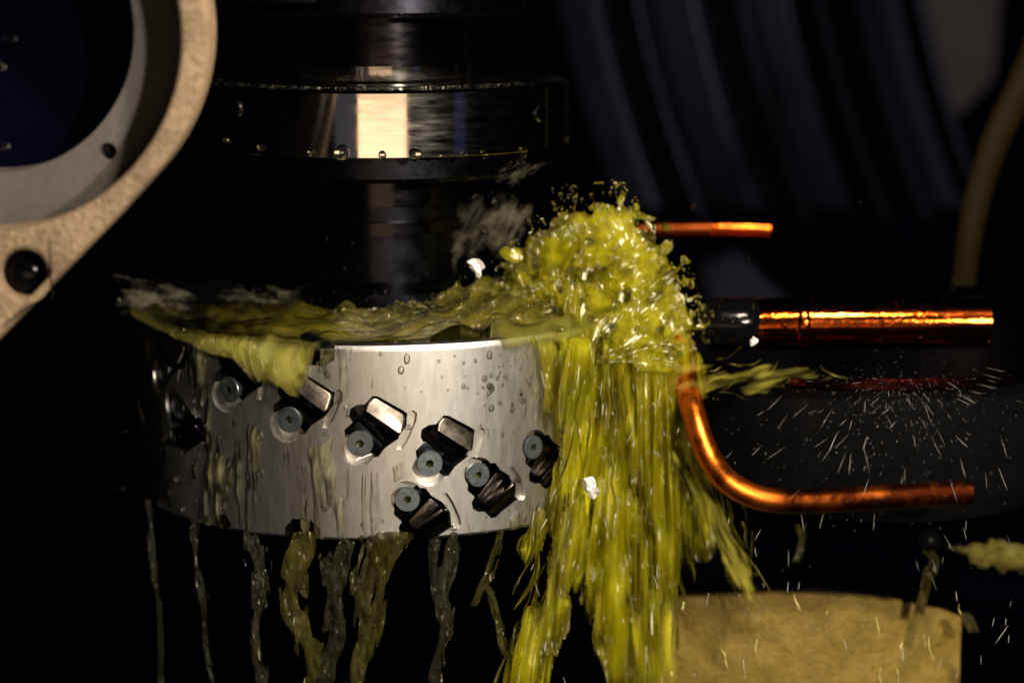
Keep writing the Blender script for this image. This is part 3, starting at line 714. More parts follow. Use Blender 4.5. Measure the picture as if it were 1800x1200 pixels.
# ------------------------------------------------------------------ liquid from points
def points_mesh(name, pts, voxel, m, thresh=0.25, disp=None, parent=None, smooth_it=2, flow=None):
    pts = np.asarray(pts, float)
    me = bpy.data.meshes.new('pts'); me.vertices.add(len(pts)); me.vertices.foreach_set('co', pts[:, :3].astype(np.float32).ravel())
    at_ = me.attributes.new('rad', 'FLOAT', 'POINT'); at_.data.foreach_set('value', pts[:, 3].astype(np.float32))
    o = bpy.data.objects.new('pts', me); link(o)
    g = bpy.data.node_groups.new('liquid', 'GeometryNodeTree')
    g.interface.new_socket('Geometry', in_out='INPUT', socket_type='NodeSocketGeometry')
    g.interface.new_socket('Geometry', in_out='OUTPUT', socket_type='NodeSocketGeometry')
    gi, go = g.nodes.new('NodeGroupInput'), g.nodes.new('NodeGroupOutput')
    na = g.nodes.new('GeometryNodeInputNamedAttribute'); na.data_type = 'FLOAT'; na.inputs['Name'].default_value = 'rad'
    mp = g.nodes.new('GeometryNodeMeshToPoints'); pv = g.nodes.new('GeometryNodePointsToVolume'); vm = g.nodes.new('GeometryNodeVolumeToMesh')
    pv.resolution_mode = 'VOXEL_SIZE'; pv.inputs['Voxel Size'].default_value = voxel
    vm.resolution_mode = 'GRID'; vm.inputs['Threshold'].default_value = thresh
    L = g.links.new
    L(gi.outputs[0], mp.inputs['Mesh']); L(na.outputs['Attribute'], mp.inputs['Radius'])
    L(mp.outputs[0], pv.inputs['Points'])
    na2 = g.nodes.new('GeometryNodeInputRadius'); L(na2.outputs[0], pv.inputs['Radius'])
    L(pv.outputs[0], vm.inputs['Volume']); L(vm.outputs[0], go.inputs[0])
    md = o.modifiers.new('liquid', 'NODES'); md.node_group = g
    bpy.context.view_layer.update()
    d = bpy.context.evaluated_depsgraph_get()
    res = bpy.data.meshes.new_from_object(o.evaluated_get(d))
    bpy.data.objects.remove(o)
    if smooth_it:
        bs = bmesh.new(); bs.from_mesh(res)
        for _ in range(smooth_it): bmesh.ops.smooth_vert(bs, verts=bs.verts, factor=0.6, use_axis_x=True, use_axis_y=True, use_axis_z=True)
        bs.to_mesh(res); bs.free()
    nvv = len(res.vertices)
    if disp:
        co = np.empty(nvv * 3, np.float32); res.vertices.foreach_get('co', co); co = co.reshape(-1, 3).astype(float)
        no = np.empty(nvv * 3, np.float32); res.vertex_normals.foreach_get('vector', no); no = no.reshape(-1, 3)
        co = co + no * disp(co)[:, None]
        res.vertices.foreach_set('co', co.astype(np.float32).ravel()); res.update()
    if flow:
        co = np.empty(nvv * 3, np.float32); res.vertices.foreach_get('co', co); set_flow(res, flow(co.reshape(-1, 3).astype(float)))
    res.materials.clear()
    ob = from_mesh(name, res, m, parent, True, 180)
    print(name, 'verts', nvv)
    return ob

def inside(poly, x, y):
    poly = np.array(poly, float); c = np.zeros(len(x), bool); j = len(poly) - 1
    for i in range(len(poly)):
        xi, yi = poly[i]; xj, yj = poly[j]
        cr = ((yi > y) != (yj > y)) & (x < (xj - xi) * (y - yi) / (yj - yi + 1e-9) + xi)
        c ^= cr; j = i
    return c
def fill(poly, n):
    P = np.array(poly); lo, hi = P.min(0), P.max(0); X = np.empty(0); Yv = np.empty(0)
    while len(X) < n:
        x = rng.uniform(lo[0], hi[0], n * 2); y = rng.uniform(lo[1], hi[1], n * 2); k = inside(poly, x, y)
        X = np.append(X, x[k]); Yv = np.append(Yv, y[k])
    return X[:n], Yv[:n]
def strand(x, y, Y, dx, dy, ln, r0, bend=0.0, n=None):
    """chain of points: px start, px direction, px length, px radius"""
    n = n or max(4, int(ln / max(1.2, r0 * 0.55)))
    t = np.linspace(0, 1, n)
    l = math.hypot(dx, dy); dx, dy = dx / l, dy / l
    px = x + dx * ln * t - dy * bend * ln * t * t; py = y + dy * ln * t + dx * bend * ln * t * t
    r = r0 * np.sin(np.pi * np.clip(0.12 + 0.83 * t, 0, 1))**0.7
    W = at_np(px, py, np.full(n, Y))
    return np.column_stack([W, r / FPX * (Y + 10.1)])


def fibres(name, items, m, parent=None, npt=9, seg=4):
    """many thin tapering strands in one mesh; item: x, y, Y, dx, dy, length, radius, bend (all photo pixels but Y)"""
    A = np.array(items, float); n = len(A); t = np.linspace(0, 1, npt)[None, :]
    l = np.hypot(A[:, 3], A[:, 4])[:, None]; dx, dy = A[:, 3:4] / l, A[:, 4:5] / l
    ln, bd = A[:, 5:6], A[:, 7:8]
    wob = 0.04 * ln * np.sin(t * rng.uniform(3, 9, (n, 1)) + rng.uniform(0, 6.3, (n, 1)))
    px = A[:, 0:1] + dx * ln * t - dy * (bd * ln * t * t + wob); py = A[:, 1:2] + dy * ln * t + dx * (bd * ln * t * t + wob)
    Yv = A[:, 2:3] + 0.0 * t + rng.normal(0, 0.03, (n, 1)) * t
    W = at_np(px, py, Yv)
    r = A[:, 6:7] * np.sin(np.pi * np.clip(0.06 + 0.9 * t, 0, 1))**0.8 * (1 + 0.35 * np.sin(t * rng.uniform(6, 16, (n, 1)) + rng.uniform(0, 6, (n, 1))))
    r = np.maximum(r, 0.15) / FPX * (Yv + 10.1)
    T = np.gradient(W, axis=1); T /= np.linalg.norm(T, axis=2, keepdims=True) + 1e-9
    S = np.cross(T, np.array([0, 1.0, 0])); S /= np.linalg.norm(S, axis=2, keepdims=True) + 1e-9
    B = np.cross(S, T)
    ang = np.linspace(0, 2 * np.pi, seg, endpoint=False)
    V = W[:, :, None, :] + r[:, :, None, None] * (np.cos(ang)[None, None, :, None] * S[:, :, None, :] + np.sin(ang)[None, None, :, None] * B[:, :, None, :])
    V = V.reshape(-1, 3)
    b = np.arange(n)[:, None, None] * (npt * seg); i = np.arange(npt - 1)[None, :, None] * seg; j = np.arange(seg)[None, None, :]; k = (j + 1) % seg
    F = np.stack([b + i + j, b + i + k, b + i + seg + k, b + i + seg + j], -1).reshape(-1, 4)
    o = from_np(name, V, F, m, parent)
    o['kind'] = 'stuff'
    return o
def beads(name, items, m, parent=None, sub=2):
    bm = bmesh.new()
    for (x, y, Y, r, sx, sz) in items:
        bmesh.ops.create_icosphere(bm, subdivisions=sub, radius=r / FPX * (Y + 10.1), matrix=Matrix.Translation(at(x, y, Y)) @ Matrix.Diagonal((sx, 1, sz, 1)))
    o = from_bm(name, bm, m, parent, True, 180); o['kind'] = 'stuff'
    return o

def sheet(name, x0, x1, y0, y1, step, Yfun, Tfun, relief, flow, m, parent):
    """closed sheet of liquid of varying thickness; where the thickness is nil the sheet is torn open"""
    gx = np.arange(x0, x1, step); gy = np.arange(y0, y1, step)
    X, Y_ = np.meshgrid(gx, gy, indexing='ij')
    T = Tfun(X, Y_); ok = T > 0.0015
    T = np.where(ok, T, 0)
    base = Yfun(X, Y_)
    sm = np.clip(T / 0.02, 0, 1)
    Fr = base - 0.6 * T + relief(X, Y_) * sm; Bk = np.maximum(base + 0.4 * T, Fr)
    nx, ny = X.shape
    A = at_np(X, Y_, Fr).reshape(-1, 3)
    # the back lies straight behind the front
    B = A.copy(); B[:, 1] = Bk.ravel(); V = np.vstack([A, B])
    i = np.arange(nx - 1)[:, None] * ny; j = np.arange(ny - 1)[None, :]
    F = np.stack([i + j, i + j + 1, i + ny + j + 1, i + ny + j], -1).reshape(-1, 4)
    F = F[ok.ravel()[F].any(1)]
    n0 = nx * ny
    # rims: wall off any border edge of the kept faces
    E = np.concatenate([F[:, [0, 1]], F[:, [1, 2]], F[:, [2, 3]], F[:, [3, 0]]])
    key = np.sort(E, 1); key = key[:, 0].astype(np.int64) * n0 + key[:, 1]
    _, inv, cnt = np.unique(key, return_inverse=True, return_counts=True)
    Eb = E[cnt[inv] == 1]
    rim = np.stack([Eb[:, 1], Eb[:, 0], Eb[:, 0] + n0, Eb[:, 1] + n0], -1)
    Fa = np.vstack([F, F[:, ::-1] + n0, rim])
    fl = flow(X, Y_).reshape(-1, 3); fl = np.vstack([fl, fl])
    used = np.unique(Fa); rm = -np.ones(len(V), int); rm[used] = np.arange(len(used))
    return from_np(name, V[used], rm[Fa], m, parent, flow=fl[used])
def st(*a): return np.stack(np.broadcast_arrays(*a), -1)
def edge_dist(poly, X, Y_):
    """signed distance in pixels to a polygon, positive inside"""
    P = np.array(poly, float); d = np.full(X.shape, 1e9)
    for a, b in zip(P, np.roll(P, -1, 0)):
        ab = b - a; t = np.clip(((X - a[0]) * ab[0] + (Y_ - a[1]) * ab[1]) / (ab @ ab), 0, 1)
        d = np.minimum(d, np.hypot(X - a[0] - t * ab[0], Y_ - a[1] - t * ab[1]))
    return np.where(inside(poly, X.ravel(), Y_.ravel()).reshape(X.shape), d, -d)

# --- the plume: beaten up between cutter and work
sproot = tag(empty('coolant_splash', at(1060, 620, -0.4)), 'yellow green coolant splash heaped up between the cutter and the copper tube', 'splash')
PL = [(885, 530), (900, 480), (920, 440), (950, 405), (978, 380), (1010, 370), (1050, 365), (1085, 362), (1108, 378), (1130, 412), (1158, 450), (1182, 505), (1208, 560), (1216, 610), (1185, 655), (1080, 640), (1000, 610), (930, 570)]
pts = []
X, Yv = fill(PL, 1500)
for x, y in zip(X, Yv):
    Y = -0.30 + rng.normal(0, 0.04) + 0.22 * abs((x - 1070) / 170)**2 - 0.12 * (y - 500) / 150
    if vnoise(np.array([x / 45.0, y / 45.0, 7.7])) < -0.28: continue
    pts.append((*at(x, y, Y), rng.uniform(8, 14) / FPX * 9.6))
for (x, y, dx, dy, ln, r) in ((985, 385, -0.25, -1, 40, 6), (1008, 378, 0.05, -1, 50, 7), (1085, 375, 0.3, -1, 44, 12), (1092, 352, 0.25, -1, 28, 14), (1112, 388, 0.2, -1, 30, 7), (1160, 455, 0.6, -1, 36, 7), (1178, 485, 1, -0.7, 56, 9), (1190, 505, 1, -0.5, 46, 9), (1198, 525, 1, -0.1, 40, 10), (1210, 555, 1, -0.6, 36, 7), (1212, 580, 1, -0.25, 44, 7), (940, 425, -0.8, -1, 30, 9), (915, 455, -1, -0.7, 36, 9), (1040, 372, 0.1, -1, 30, 14), (960, 400, -0.5, -1, 30, 10)):
    pts += strand(x, y, -0.42, dx, dy, ln, r, rng.normal(0, 0.2)).tolist()
O0 = np.array(at(1010, 650, -0.45))
def polar(co):
    d = co - O0; rho = np.hypot(d[:, 0], d[:, 2]); ph = np.arctan2(d[:, 0], d[:, 2])
    return rho, ph, d[:, 1]
def d1(co):
    rho, ph, yy = polar(co)
    p = np.stack([ph * 4.5, rho * 5.0, yy * 5], -1)
    return 0.035 * fbm(p, 3) - 0.022 * np.abs(vnoise(p * 2.7 + 5)) + 0.014 * vnoise(co * 24)
def f1(co):
    rho, ph, yy = polar(co)
    w = 0.25 * vnoise(co * 5)
    return np.stack([ph * 5.5 + w, rho * 5.0 + 2 * w, yy * 6], -1)
points_mesh('splash_body', pts, 0.0105, M['plume'], disp=d1, parent=sproot, smooth_it=8, flow=f1)
PX0, PY0 = 1000.0, 668.0
def pol(X, Y_):
    w = 22 * vnoise(st(X / 60, Y_ / 60, 3.3)); w2 = 22 * vnoise(st(X / 60, Y_ / 60, 9.3))
    dx, dy = X + w - PX0, PY0 - Y_ - w2
    return np.hypot(dx, dy), np.arctan2(dx, dy)
for li, (Y0, sd, kT, stp) in enumerate(((-0.50, 0.0, 0.13, 1.6), (-0.62, 40.0, 0.085, 1.5))):
    def TT(X, Y_):
        rho, ph = pol(X, Y_)
        e = edge_dist(PL, X + 9 * vnoise(st(X / 22, Y_ / 22, sd)), Y_ + 9 * vnoise(st(X / 22, Y_ / 22, sd + 5)))
        n = fbm(st(ph * 4.2 + sd, rho / 75, sd), 3); n2 = np.abs(vnoise(st(X / 17 + sd, Y_ / 17, 2.0))); n3 = np.abs(vnoise(st(ph * 14 + sd, rho / 30, 6.0)))
        return kT * np.clip(np.clip(e / 16, -1, 1) * 0.75 + 0.95 * n - (0.34 if li else 0.10) + 0.55 * (0.35 - n2) + 0.4 * (0.3 - n3), -0.2, 1.3)
    def RL(X, Y_):
        rho, ph = pol(X, Y_)
        return 0.045 * np.abs(vnoise(st(X / 20 + sd, Y_ / 20, 1.0))) + 0.04 * fbm(st(ph * 8 + sd, rho / 42, 4.0), 3) + 0.022 * vnoise(st(ph * 26, rho / 16, sd)) + 0.010 * vnoise(st(X / 4.5, Y_ / 4.5, sd))
    def FL(X, Y_):
        rho, ph = pol(X, Y_)
        return st(ph * 9 + sd, rho / 55, 0.0)
    sheet('splash_sheet', 860, 1262, 320, 690, stp, lambda X, Y_: Y0 + 0.22 * np.abs((X - 1070) / 170)**2 - 0.14 * (Y_ - 500) / 150, TT, RL, FL, M['plume'], sproot)
it = []
edge = [(985, 352), (1010, 340), (1085, 335), (1112, 372), (1150, 430), (1185, 470), (1215, 490), (1225, 545), (1240, 575), (950, 395), (915, 435), (895, 470)]
for _ in range(170):
    x, y = edge[rng.integers(len(edge))]
    it.append((x + rng.normal(0, 15), y + rng.normal(0, 15), -0.45 + rng.normal(0, 0.08), rng.uniform(0.8, 3.6), rng.uniform(0.7, 1.1), rng.uniform(0.8, 1.6)))
for x, y, r_ in ((985, 345, 6), (1009, 334, 8), (1010, 350, 5), (1118, 366, 8), (1096, 328, 7), (1040, 345, 5), (1175, 432, 7), (1202, 455, 6), (1215, 500, 7), (1232, 540, 6), (1250, 548, 4), (900, 430, 6), (930, 390, 5), (1150, 400, 5)):
    it.append((x, y, -0.46, r_, 0.8, 1.25))
beads('splash_droplets', it, M['drop'], sproot)

# --- the falling curtain
curoot = tag(empty('coolant_curtain', at(1060, 900, -0.6)), 'yellow green curtain of coolant falling in ropes from the splash past the cutter', 'coolant curtain')
CU = [(985, 596), (1015, 596), (1100, 600), (1200, 620), (1222, 650), (1212, 700), (1190, 760), (1185, 830), (1235, 900), (1240, 960), (1200, 990), (1190, 1080), (1175, 1230), (1080, 1230), (1012, 1030), (955, 1230), (880, 1230), (900, 1130), (950, 1030), (918, 965), (950, 900), (978, 830), (990, 760), (985, 680)]
def cY(x):
    X_ = (np.asarray(x, float) - 671) / 398.0
    return np.minimum(-0.60 + 0.20 * ((x - 1080) / 130)**2, -np.sqrt(np.clip(RB * RB - X_ * X_, 0.0, 2)) - 0.10)
def ffan(X, Y_):
    f = np.clip((Y_ - 590) / 620, 0, 1)
    return 1075 + (X - 1075 + 62 * f**1.2 * np.clip((1100 - X) / 90, 0, 1)) / (1 + 0.12 * f), f
for li, (dY, sd, kT, gap, stp) in enumerate(((0.07, 0.0, 0.10, 0.24, 1.9), (-0.02, 31.0, 0.09, 0.36, 1.7), (-0.10, 77.0, 0.07, 0.52, 1.6), (0.02, 113.0, 0.09, 0.40, 1.7))):
    def TT(X, Y_):
        u, f = ffan(X, Y_); e = edge_dist(CU, X + 10 * vnoise(st(X / 18, Y_ / 60, sd)), Y_)
        e = e + 14 * np.clip((X - 1150) / 60, 0, 1)
        return kT * np.clip(np.clip(e / 26, -1, 1) * 0.55 + 1.25 * fbm(st(u / 30 + sd, Y_ / 190, sd), 2) + 0.45 * fbm(st(u / 8 + sd, Y_ / 170, 2.0), 2) + 0.34 * vnoise(st(u / 3.4, Y_ / 150, 4.0 + sd)) + 0.16 * vnoise(st(u / 1.9, Y_ / 60, 4.0 + sd)) + 0.38 - gap - 0.62 * f, -0.2, 1.7) * np.clip((e + 4) / 18, 0, 1)
    def RL(X, Y_):
        u, f = ffan(X, Y_)
        return 0.05 * fbm(st(u / 14 + sd, Y_ / 150, 1.0), 2) + 0.020 * vnoise(st(u / 5.5 + sd, Y_ / 70, 3.0)) + 0.007 * vnoise(st(u / 2.8, Y_ / 34, sd))
    def FL(X, Y_):
        u, f = ffan(X, Y_)
        return st(u / 10 + sd, Y_ / 170, 0.0)
    sheet('curtain_sheet', 870, 1262, 570, 1240, stp, lambda X, Y_: cY(X) + dY, TT, RL, FL, M['curtain'] if li in (1, 2) else M['aerated'], curoot)
VL = [(950, 602), (1015, 602), (1020, 800), (990, 930), (930, 975), (948, 910), (984, 840), (986, 760), (966, 690)]
def TT(X, Y_):
    e = edge_dist(VL, X + 9 * vnoise(st(X / 14, Y_ / 60, 3.0)), Y_)
    return 0.028 * np.clip(np.clip(e / 30, -1, 1) * 0.8 + 0.55 * fbm(st(X / 9, Y_ / 110, 1.5), 3) - 0.02, -0.2, 1.2)
sheet('curtain_edge', 925, 1030, 590, 985, 1.6, lambda X, Y_: cY(X) + 0.03, TT, lambda X, Y_: 0.008 * vnoise(st(X / 5, Y_ / 40, 2.0)), lambda X, Y_: st(X / 9, Y_ / 90, 0.0), M['curtain'], curoot)
# thin torn apron thrown right over the work piece, and the wisp down its lower left
AP = [(1180, 640), (1230, 640), (1300, 655), (1380, 635), (1440, 640), (1452, 660), (1380, 672), (1350, 700), (1290, 690), (1230, 705), (1190, 720)]
WI = [(1180, 740), (1212, 760), (1250, 840), (1285, 920), (1325, 1000), (1348, 1085), (1325, 1090), (1285, 1010), (1255, 960), (1215, 900), (1190, 830)]
for PP, (ux, uy), kT, bias_ in ((AP, (1.0, -0.25), 0.030, -0.22), (WI, (0.42, 1.0), 0.055, -0.14)):
    def al(X, Y_):
        l = math.hypot(ux, uy); return (X * ux + Y_ * uy) / l, (-X * uy + Y_ * ux) / l
    def TT(X, Y_):
        a, b = al(X, Y_); e = edge_dist(PP, X + 6 * vnoise(st(X / 14, Y_ / 14, 3.0)), Y_ + 6 * vnoise(st(X / 14, Y_ / 14, 8.0)))
        return kT * np.clip(np.clip(e / 14, -1, 1) * 0.6 + 0.8 * fbm(st(b / 13, a / 60, 1.5), 3) + bias_, -0.2, 1.3)
    xs_ = [p[0] for p in PP]; ys_ = [p[1] for p in PP]
    sheet('curtain_apron', min(xs_) - 12, max(xs_) + 12, min(ys_) - 12, max(ys_) + 12, 1.6, lambda X, Y_: -0.62 + 0 * X, TT,
          lambda X, Y_: 0.02 * vnoise(st(al(X, Y_)[1] / 5, al(X, Y_)[0] / 26, 2.0)), lambda X, Y_: st(al(X, Y_)[1] / 9, al(X, Y_)[0] / 80, 0.0), M['aerated_pale'], curoot)
it = []
X, Yv = fill(CU, 110)
for x, y in zip(X, Yv):
    f = (y - 590) / 620
    if vnoise(np.array([x / 30.0, y / 300.0, 3.1])) < -0.55 + 0.45 * f and rng.random() < 0.8: continue
    drift = (x - 1075) / 180 * 0.18 + (-0.22 * f if x < 1040 else 0.04)
    it.append((x, y - 20, cY(x) - 0.04 + rng.normal(0, 0.07), drift + rng.normal(0, 0.03), 1, rng.uniform(30, 190) * (0.7 + 0.5 * f), rng.uniform(1.2, 3.6), rng.normal(0, 0.04)))
for (x0, y0, dx, dy, ln, r) in ((1195, 770, 0.45, 1, 150, 16), (1225, 800, 0.35, 1, 140, 12), (1262, 905, 0.45, 1, 200, 13), (1275, 920, 0.35, 1, 150, 12), (1300, 920, 0.2, 1, 90, 10), (1210, 880, 0.4, 1, 120, 14)):
    for q in range(6):
        it.append((x0 + rng.normal(0, r), y0 + rng.normal(0, 26), -0.55 + rng.normal(0, 0.05), dx + rng.normal(0, 0.06), dy, ln * rng.uniform(0.25, 1.0), rng.uniform(0.5, 2.4), rng.normal(0, 0.1)))
for _ in range(14):       # side spill along the work piece rim, thrown right
    x = 1190 + 260 * rng.random()**1.5; y = 668 + rng.normal(0, 15) - (x - 1200) * 0.06
    it.append((x, y, -0.50 + rng.normal(0, 0.06), 1, rng.uniform(-0.9, 0.6), rng.uniform(10, 60), rng.uniform(0.4, 1.9), rng.normal(0, 0.3)))
fibres('curtain_strands', it, M['strand'], curoot)
it = []
X, Yv = fill(CU, 170)
for x, y in zip(X, Yv):
    if vnoise(np.array([x / 26.0, y / 230.0, 0.0])) < -0.25: continue
    it.append((x, y, cY(x) - 0.20 + rng.normal(0, 0.02), rng.normal(0, 0.12) + (x - 1075) / 900, 1, rng.uniform(3, 15), rng.uniform(0.4, 1.1), rng.normal(0, 0.1)))
fibres('curtain_flecks', it, M['spray'], curoot, npt=6)
it = []
for _ in range(160):
    x, y = fill(CU, 1); x, y = x[0], y[0]
    it.append((x, y, cY(x) - 0.16 + rng.normal(0, 0.05), rng.uniform(0.7, 2.6), 0.8, rng.uniform(1.0, 2.6)))
beads('curtain_droplets', it, M['drop'], curoot)

# --- the swirl on top of the cutter and its lip over the rim
nth, ns = 1300, 150
th = np.linspace(R(-82), R(68), nth); s = np.linspace(0, 1, ns)
TH, SS = np.meshgrid(th, s, indexing='ij')
deg = np.degrees(TH)
lipx = [-112, -64, -57, -48, -40, -34, -28, -22, -15, -12.6, -11.4, 0, 20, 30, 36, 42, 55, 68]
lipv = [0.006, 0.008, 0.015, 0.032, 0.055, 0.072, 0.11, 0.175, 0.205, 0.12, 0.012, 0.012, 0.018, 0.05, 0.035, 0.03, 0.1, 0.1]
lip = np.interp(deg, lipx, lipv) * (1 + 0.14 * fbm(np.stack([deg / 3.0, 0 * deg, 0 * deg], -1), 2))
lip = np.maximum(lip, 0.006)
r_in = 0.44
Ltop = RB + 0.015 - r_in
frac = 0.62
Rr = np.where(SS < frac, r_in + Ltop * SS / frac, RB + 0.02)
over = np.clip((SS - frac) / (1 - frac), 0, 1)
Zz = -over * lip
corner = np.exp(-((SS - frac) / 0.05)**2)
rad_f = np.clip((Rr - r_in) / (RB - r_in), 0, 1)
h = np.interp(deg, [-82, -60, -45], [0.012, 0.028, 0.050]) + 0.026 * fbm(np.stack([deg / 22, Rr * 5, 0 * deg], -1), 3) * (rad_f < 0.97) 
h = h * np.where(SS < frac, 1, (1 - over)) * np.where(SS < frac, np.clip((1.02 - rad_f) / 0.10, 0.25, 1), 0.25)
h += 0.0 * np.exp(-((deg + 96) / 16)**2) * (SS < frac) * np.clip((1.05 - rad_f) / 0.3, 0, 1)
hb = 0.07 * np.exp(-((deg - 40) / 22)**2) * (SS < frac) * (0.6 + 0.5 * vnoise(np.stack([deg / 5, Rr * 9, 0 * deg], -1)))
open_ = np.clip((np.abs(deg + 15.8) - 3.4) / 2.0, 0, 1); open_ = np.where(rad_f > 0.86, open_, 1.0)
h = h * np.clip(0.65 + 0.6 * fbm(np.stack([deg / 22 + Rr * 3, Rr * 10, 0 * deg + 1.5], -1), 3), 0.08, 1.3)
h = h * open_ - 0.012 * (1 - open_)
fine = 0.015 * vnoise(np.stack([deg / 9 + Rr * 9, Rr * 26, 0 * deg], -1)) + 0.012 * vnoise(np.stack([deg / 4 + Rr * 14, Rr * 60, 0 * deg + 4], -1))
comb = 0.85 + 0.25 * vnoise(np.stack([deg / 3.4 - over * 1.5, over * 0.9, 0 * deg + 9], -1)) + 0.32 * vnoise(np.stack([deg / 0.62 - over * 4.0, over * 1.3, 0 * deg + 3], -1)) + 0.25 * vnoise(np.stack([deg / 0.33 - over * 7.0, over * 2.0, 0 * deg + 7], -1))
combt = 0.62 + 1.1 * vnoise(np.stack([deg / 12 + Rr * 12, Rr * 22, 0 * deg + 2], -1)) + 0.5 * vnoise(np.stack([deg / 7 + Rr * 16, Rr * 55, 0 * deg + 4], -1))
h = np.where(SS < frac, h * np.clip(combt, 0.03, 1.7), h) + hb * open_
Zz = Zz + np.where(SS < frac, h + fine * rad_f, h)
Rw = Rr - 0.02 * corner + np.where(SS >= frac, 0.045 * np.clip(comb, 0.12, 1.6) * np.sin(np.pi * np.clip(over, 0, 1))**0.6 * np.clip(lip / 0.12, 0.15, 1) + 0.8 * fine * (1 - over) + (0.005 * vnoise(np.stack([deg / 1.6 - over * 1.6, over * 1.2, 0 * deg + 9], -1)) + 0.004 * vnoise(np.stack([deg / 0.7 - over * 3, over * 2.5, 0 * deg + 3], -1))) * np.clip(lip / 0.1, 0, 1), 0)
Rw = np.where(over > 0.96, RB - 0.004, Rw)
bare = np.clip((deg + 11.4) / 1.5, 0, 1) * np.clip((32 - deg) / 4, 0, 1)
Rw = np.where(bare > 0.02, np.minimum(Rw, RB + 0.03 - 0.056 * bare), Rw)
V = np.stack([Rw * np.sin(TH), -Rw * np.cos(TH), Zz], -1).reshape(-1, 3)
i = np.arange(nth - 1)[:, None] * ns; j = np.arange(ns - 1)[None, :]
F = np.stack([i + j, i + ns + j, i + ns + j + 1, i + j + 1], -1).reshape(-1, 4)
rin = np.where(SS < frac, Rr - 0.02 * corner, RB - 0.02)
inner = np.stack([rin * np.sin(TH), -rin * np.cos(TH), np.where(SS < frac, -0.02, -0.02 - over * lip * 0.98)], -1)
outer = V.reshape(nth, ns, 3)
fl = np.where((SS < frac)[..., None], np.stack([deg / 20 + Rr * 1.5, Rr * 12 + deg / 60, 0 * deg], -1), np.stack([deg / 2.6 - over * 0.8, over * 0.9 + 20 + deg / 40, 0 * deg], -1))
def closed_grid(name, c0, c1, m, parent):
    O, I = outer[:, c0:c1], inner[:, c0:c1]; a_, b_ = O.shape[:2]
    V2 = np.vstack([O.reshape(-1, 3), I.reshape(-1, 3)]); n0 = a_ * b_
    i = np.arange(a_ - 1)[:, None] * b_; j = np.arange(b_ - 1)[None, :]
    F = np.stack([i + j, i + b_ + j, i + b_ + j + 1, i + j + 1], -1).reshape(-1, 4)
    L = [F, F[:, ::-1] + n0]
    for e in (0, b_ - 1):
        p, q = np.arange(a_ - 1) * b_ + e, np.arange(1, a_) * b_ + e
        L.append(np.stack([p, q, q + n0, p + n0], -1) if e else np.stack([q, p, p + n0, q + n0], -1))
    for e in (0, (a_ - 1) * b_):
        p, q = e + np.arange(b_ - 1), e + np.arange(1, b_)
        L.append(np.stack([p, q, q + n0, p + n0], -1) if e == 0 else np.stack([q, p, p + n0, q + n0], -1))
    f_ = fl[:, c0:c1].reshape(-1, 3)
    o = from_np(name, V2, np.vstack(L), m, parent, flow=np.vstack([f_, f_]))
    me = o.data; bm = bmesh.new(); bm.from_mesh(me); bmesh.ops.recalc_face_normals(bm, faces=bm.faces); bm.to_mesh(me); bm.free()
o = empty('coolant_swirl', (0, -0.5, 0.02))
kc = int(frac * ns)
closed_grid('swirl_sheet', 0, kc - 3, M['pool'], o)
closed_grid('rim_lip', kc - 4, ns, M['lip'], o)
tag(o, 'olive sheet of coolant swirling on the cutter top and lapping over its rim', 'coolant')

# rolling wave of coolant across the top between arbor and plume
wvroot = tag(empty('coolant_wave', at(760, 550, -0.5)), 'low rolling wave of coolant on the cutter in front of the arbor', 'coolant')
WV = [(560, 566), (600, 548), (660, 538), (692, 524), (735, 524), (775, 532), (815, 512), (838, 494), (870, 490), (900, 500), (940, 505), (980, 540), (985, 580), (930, 584), (860, 586), (760, 580), (660, 574), (590, 578)]
for li, (Y0, sd, kT) in enumerate(((-0.42, 3.0, 0.09), (-0.58, 51.0, 0.06))):
    def ww(X, Y_):
        w = 14 * vnoise(st(X / 40, Y_ / 40, 5.0)); c_ = 8 * np.sin(X / 26.0)
        return X + w, Y_ + c_ + 0.25 * (X - 700) * 0.3
    def TT(X, Y_):
        a, b = ww(X, Y_); e = edge_dist(WV, X + 8 * vnoise(st(X / 20, Y_ / 20, sd)), Y_ + 5 * vnoise(st(X / 16, Y_ / 16, sd + 5)))
        return kT * np.clip(np.clip(e / 12, -1, 1) * 0.8 + 0.6 * fbm(st(a / 60 + sd, b / 12, 1.0), 3) + 0.7 * (0.26 - np.abs(vnoise(st(X / 14, Y_ / 11, sd)))) - 0.30 * li, -0.2, 1.3)
    def RL(X, Y_):
        a, b = ww(X, Y_)
        return 0.045 * fbm(st(a / 34 + sd, b / 12, 3.0), 2) + 0.032 * vnoise(st(a / 13, b / 5, sd)) + 0.014 * vnoise(st(X / 5, Y_ / 3.5, sd)) + 0.03 * np.abs(vnoise(st(X / 16, Y_ / 10, sd + 3)))
    sheet('wave_sheet', 545, 1000, 478, 600, 1.6, lambda X, Y_: Y0 - 0.004 * (Y_ - 530), TT, RL, lambda X, Y_: st(ww(X, Y_)[0] / 55 + sd, ww(X, Y_)[1] / 8, 0.0), M['wave'], wvroot)
bb = [(x, y, -0.62, r_, 1.1, 0.8) for x, y, r_ in ((704, 545, 17), (738, 550, 13), (722, 536, 10), (765, 552, 11), (818, 520, 9), (668, 556, 10), (800, 556, 8), (903, 528, 9))]
beads('wave_bubbles', bb, M['drop'], wvroot, 3)
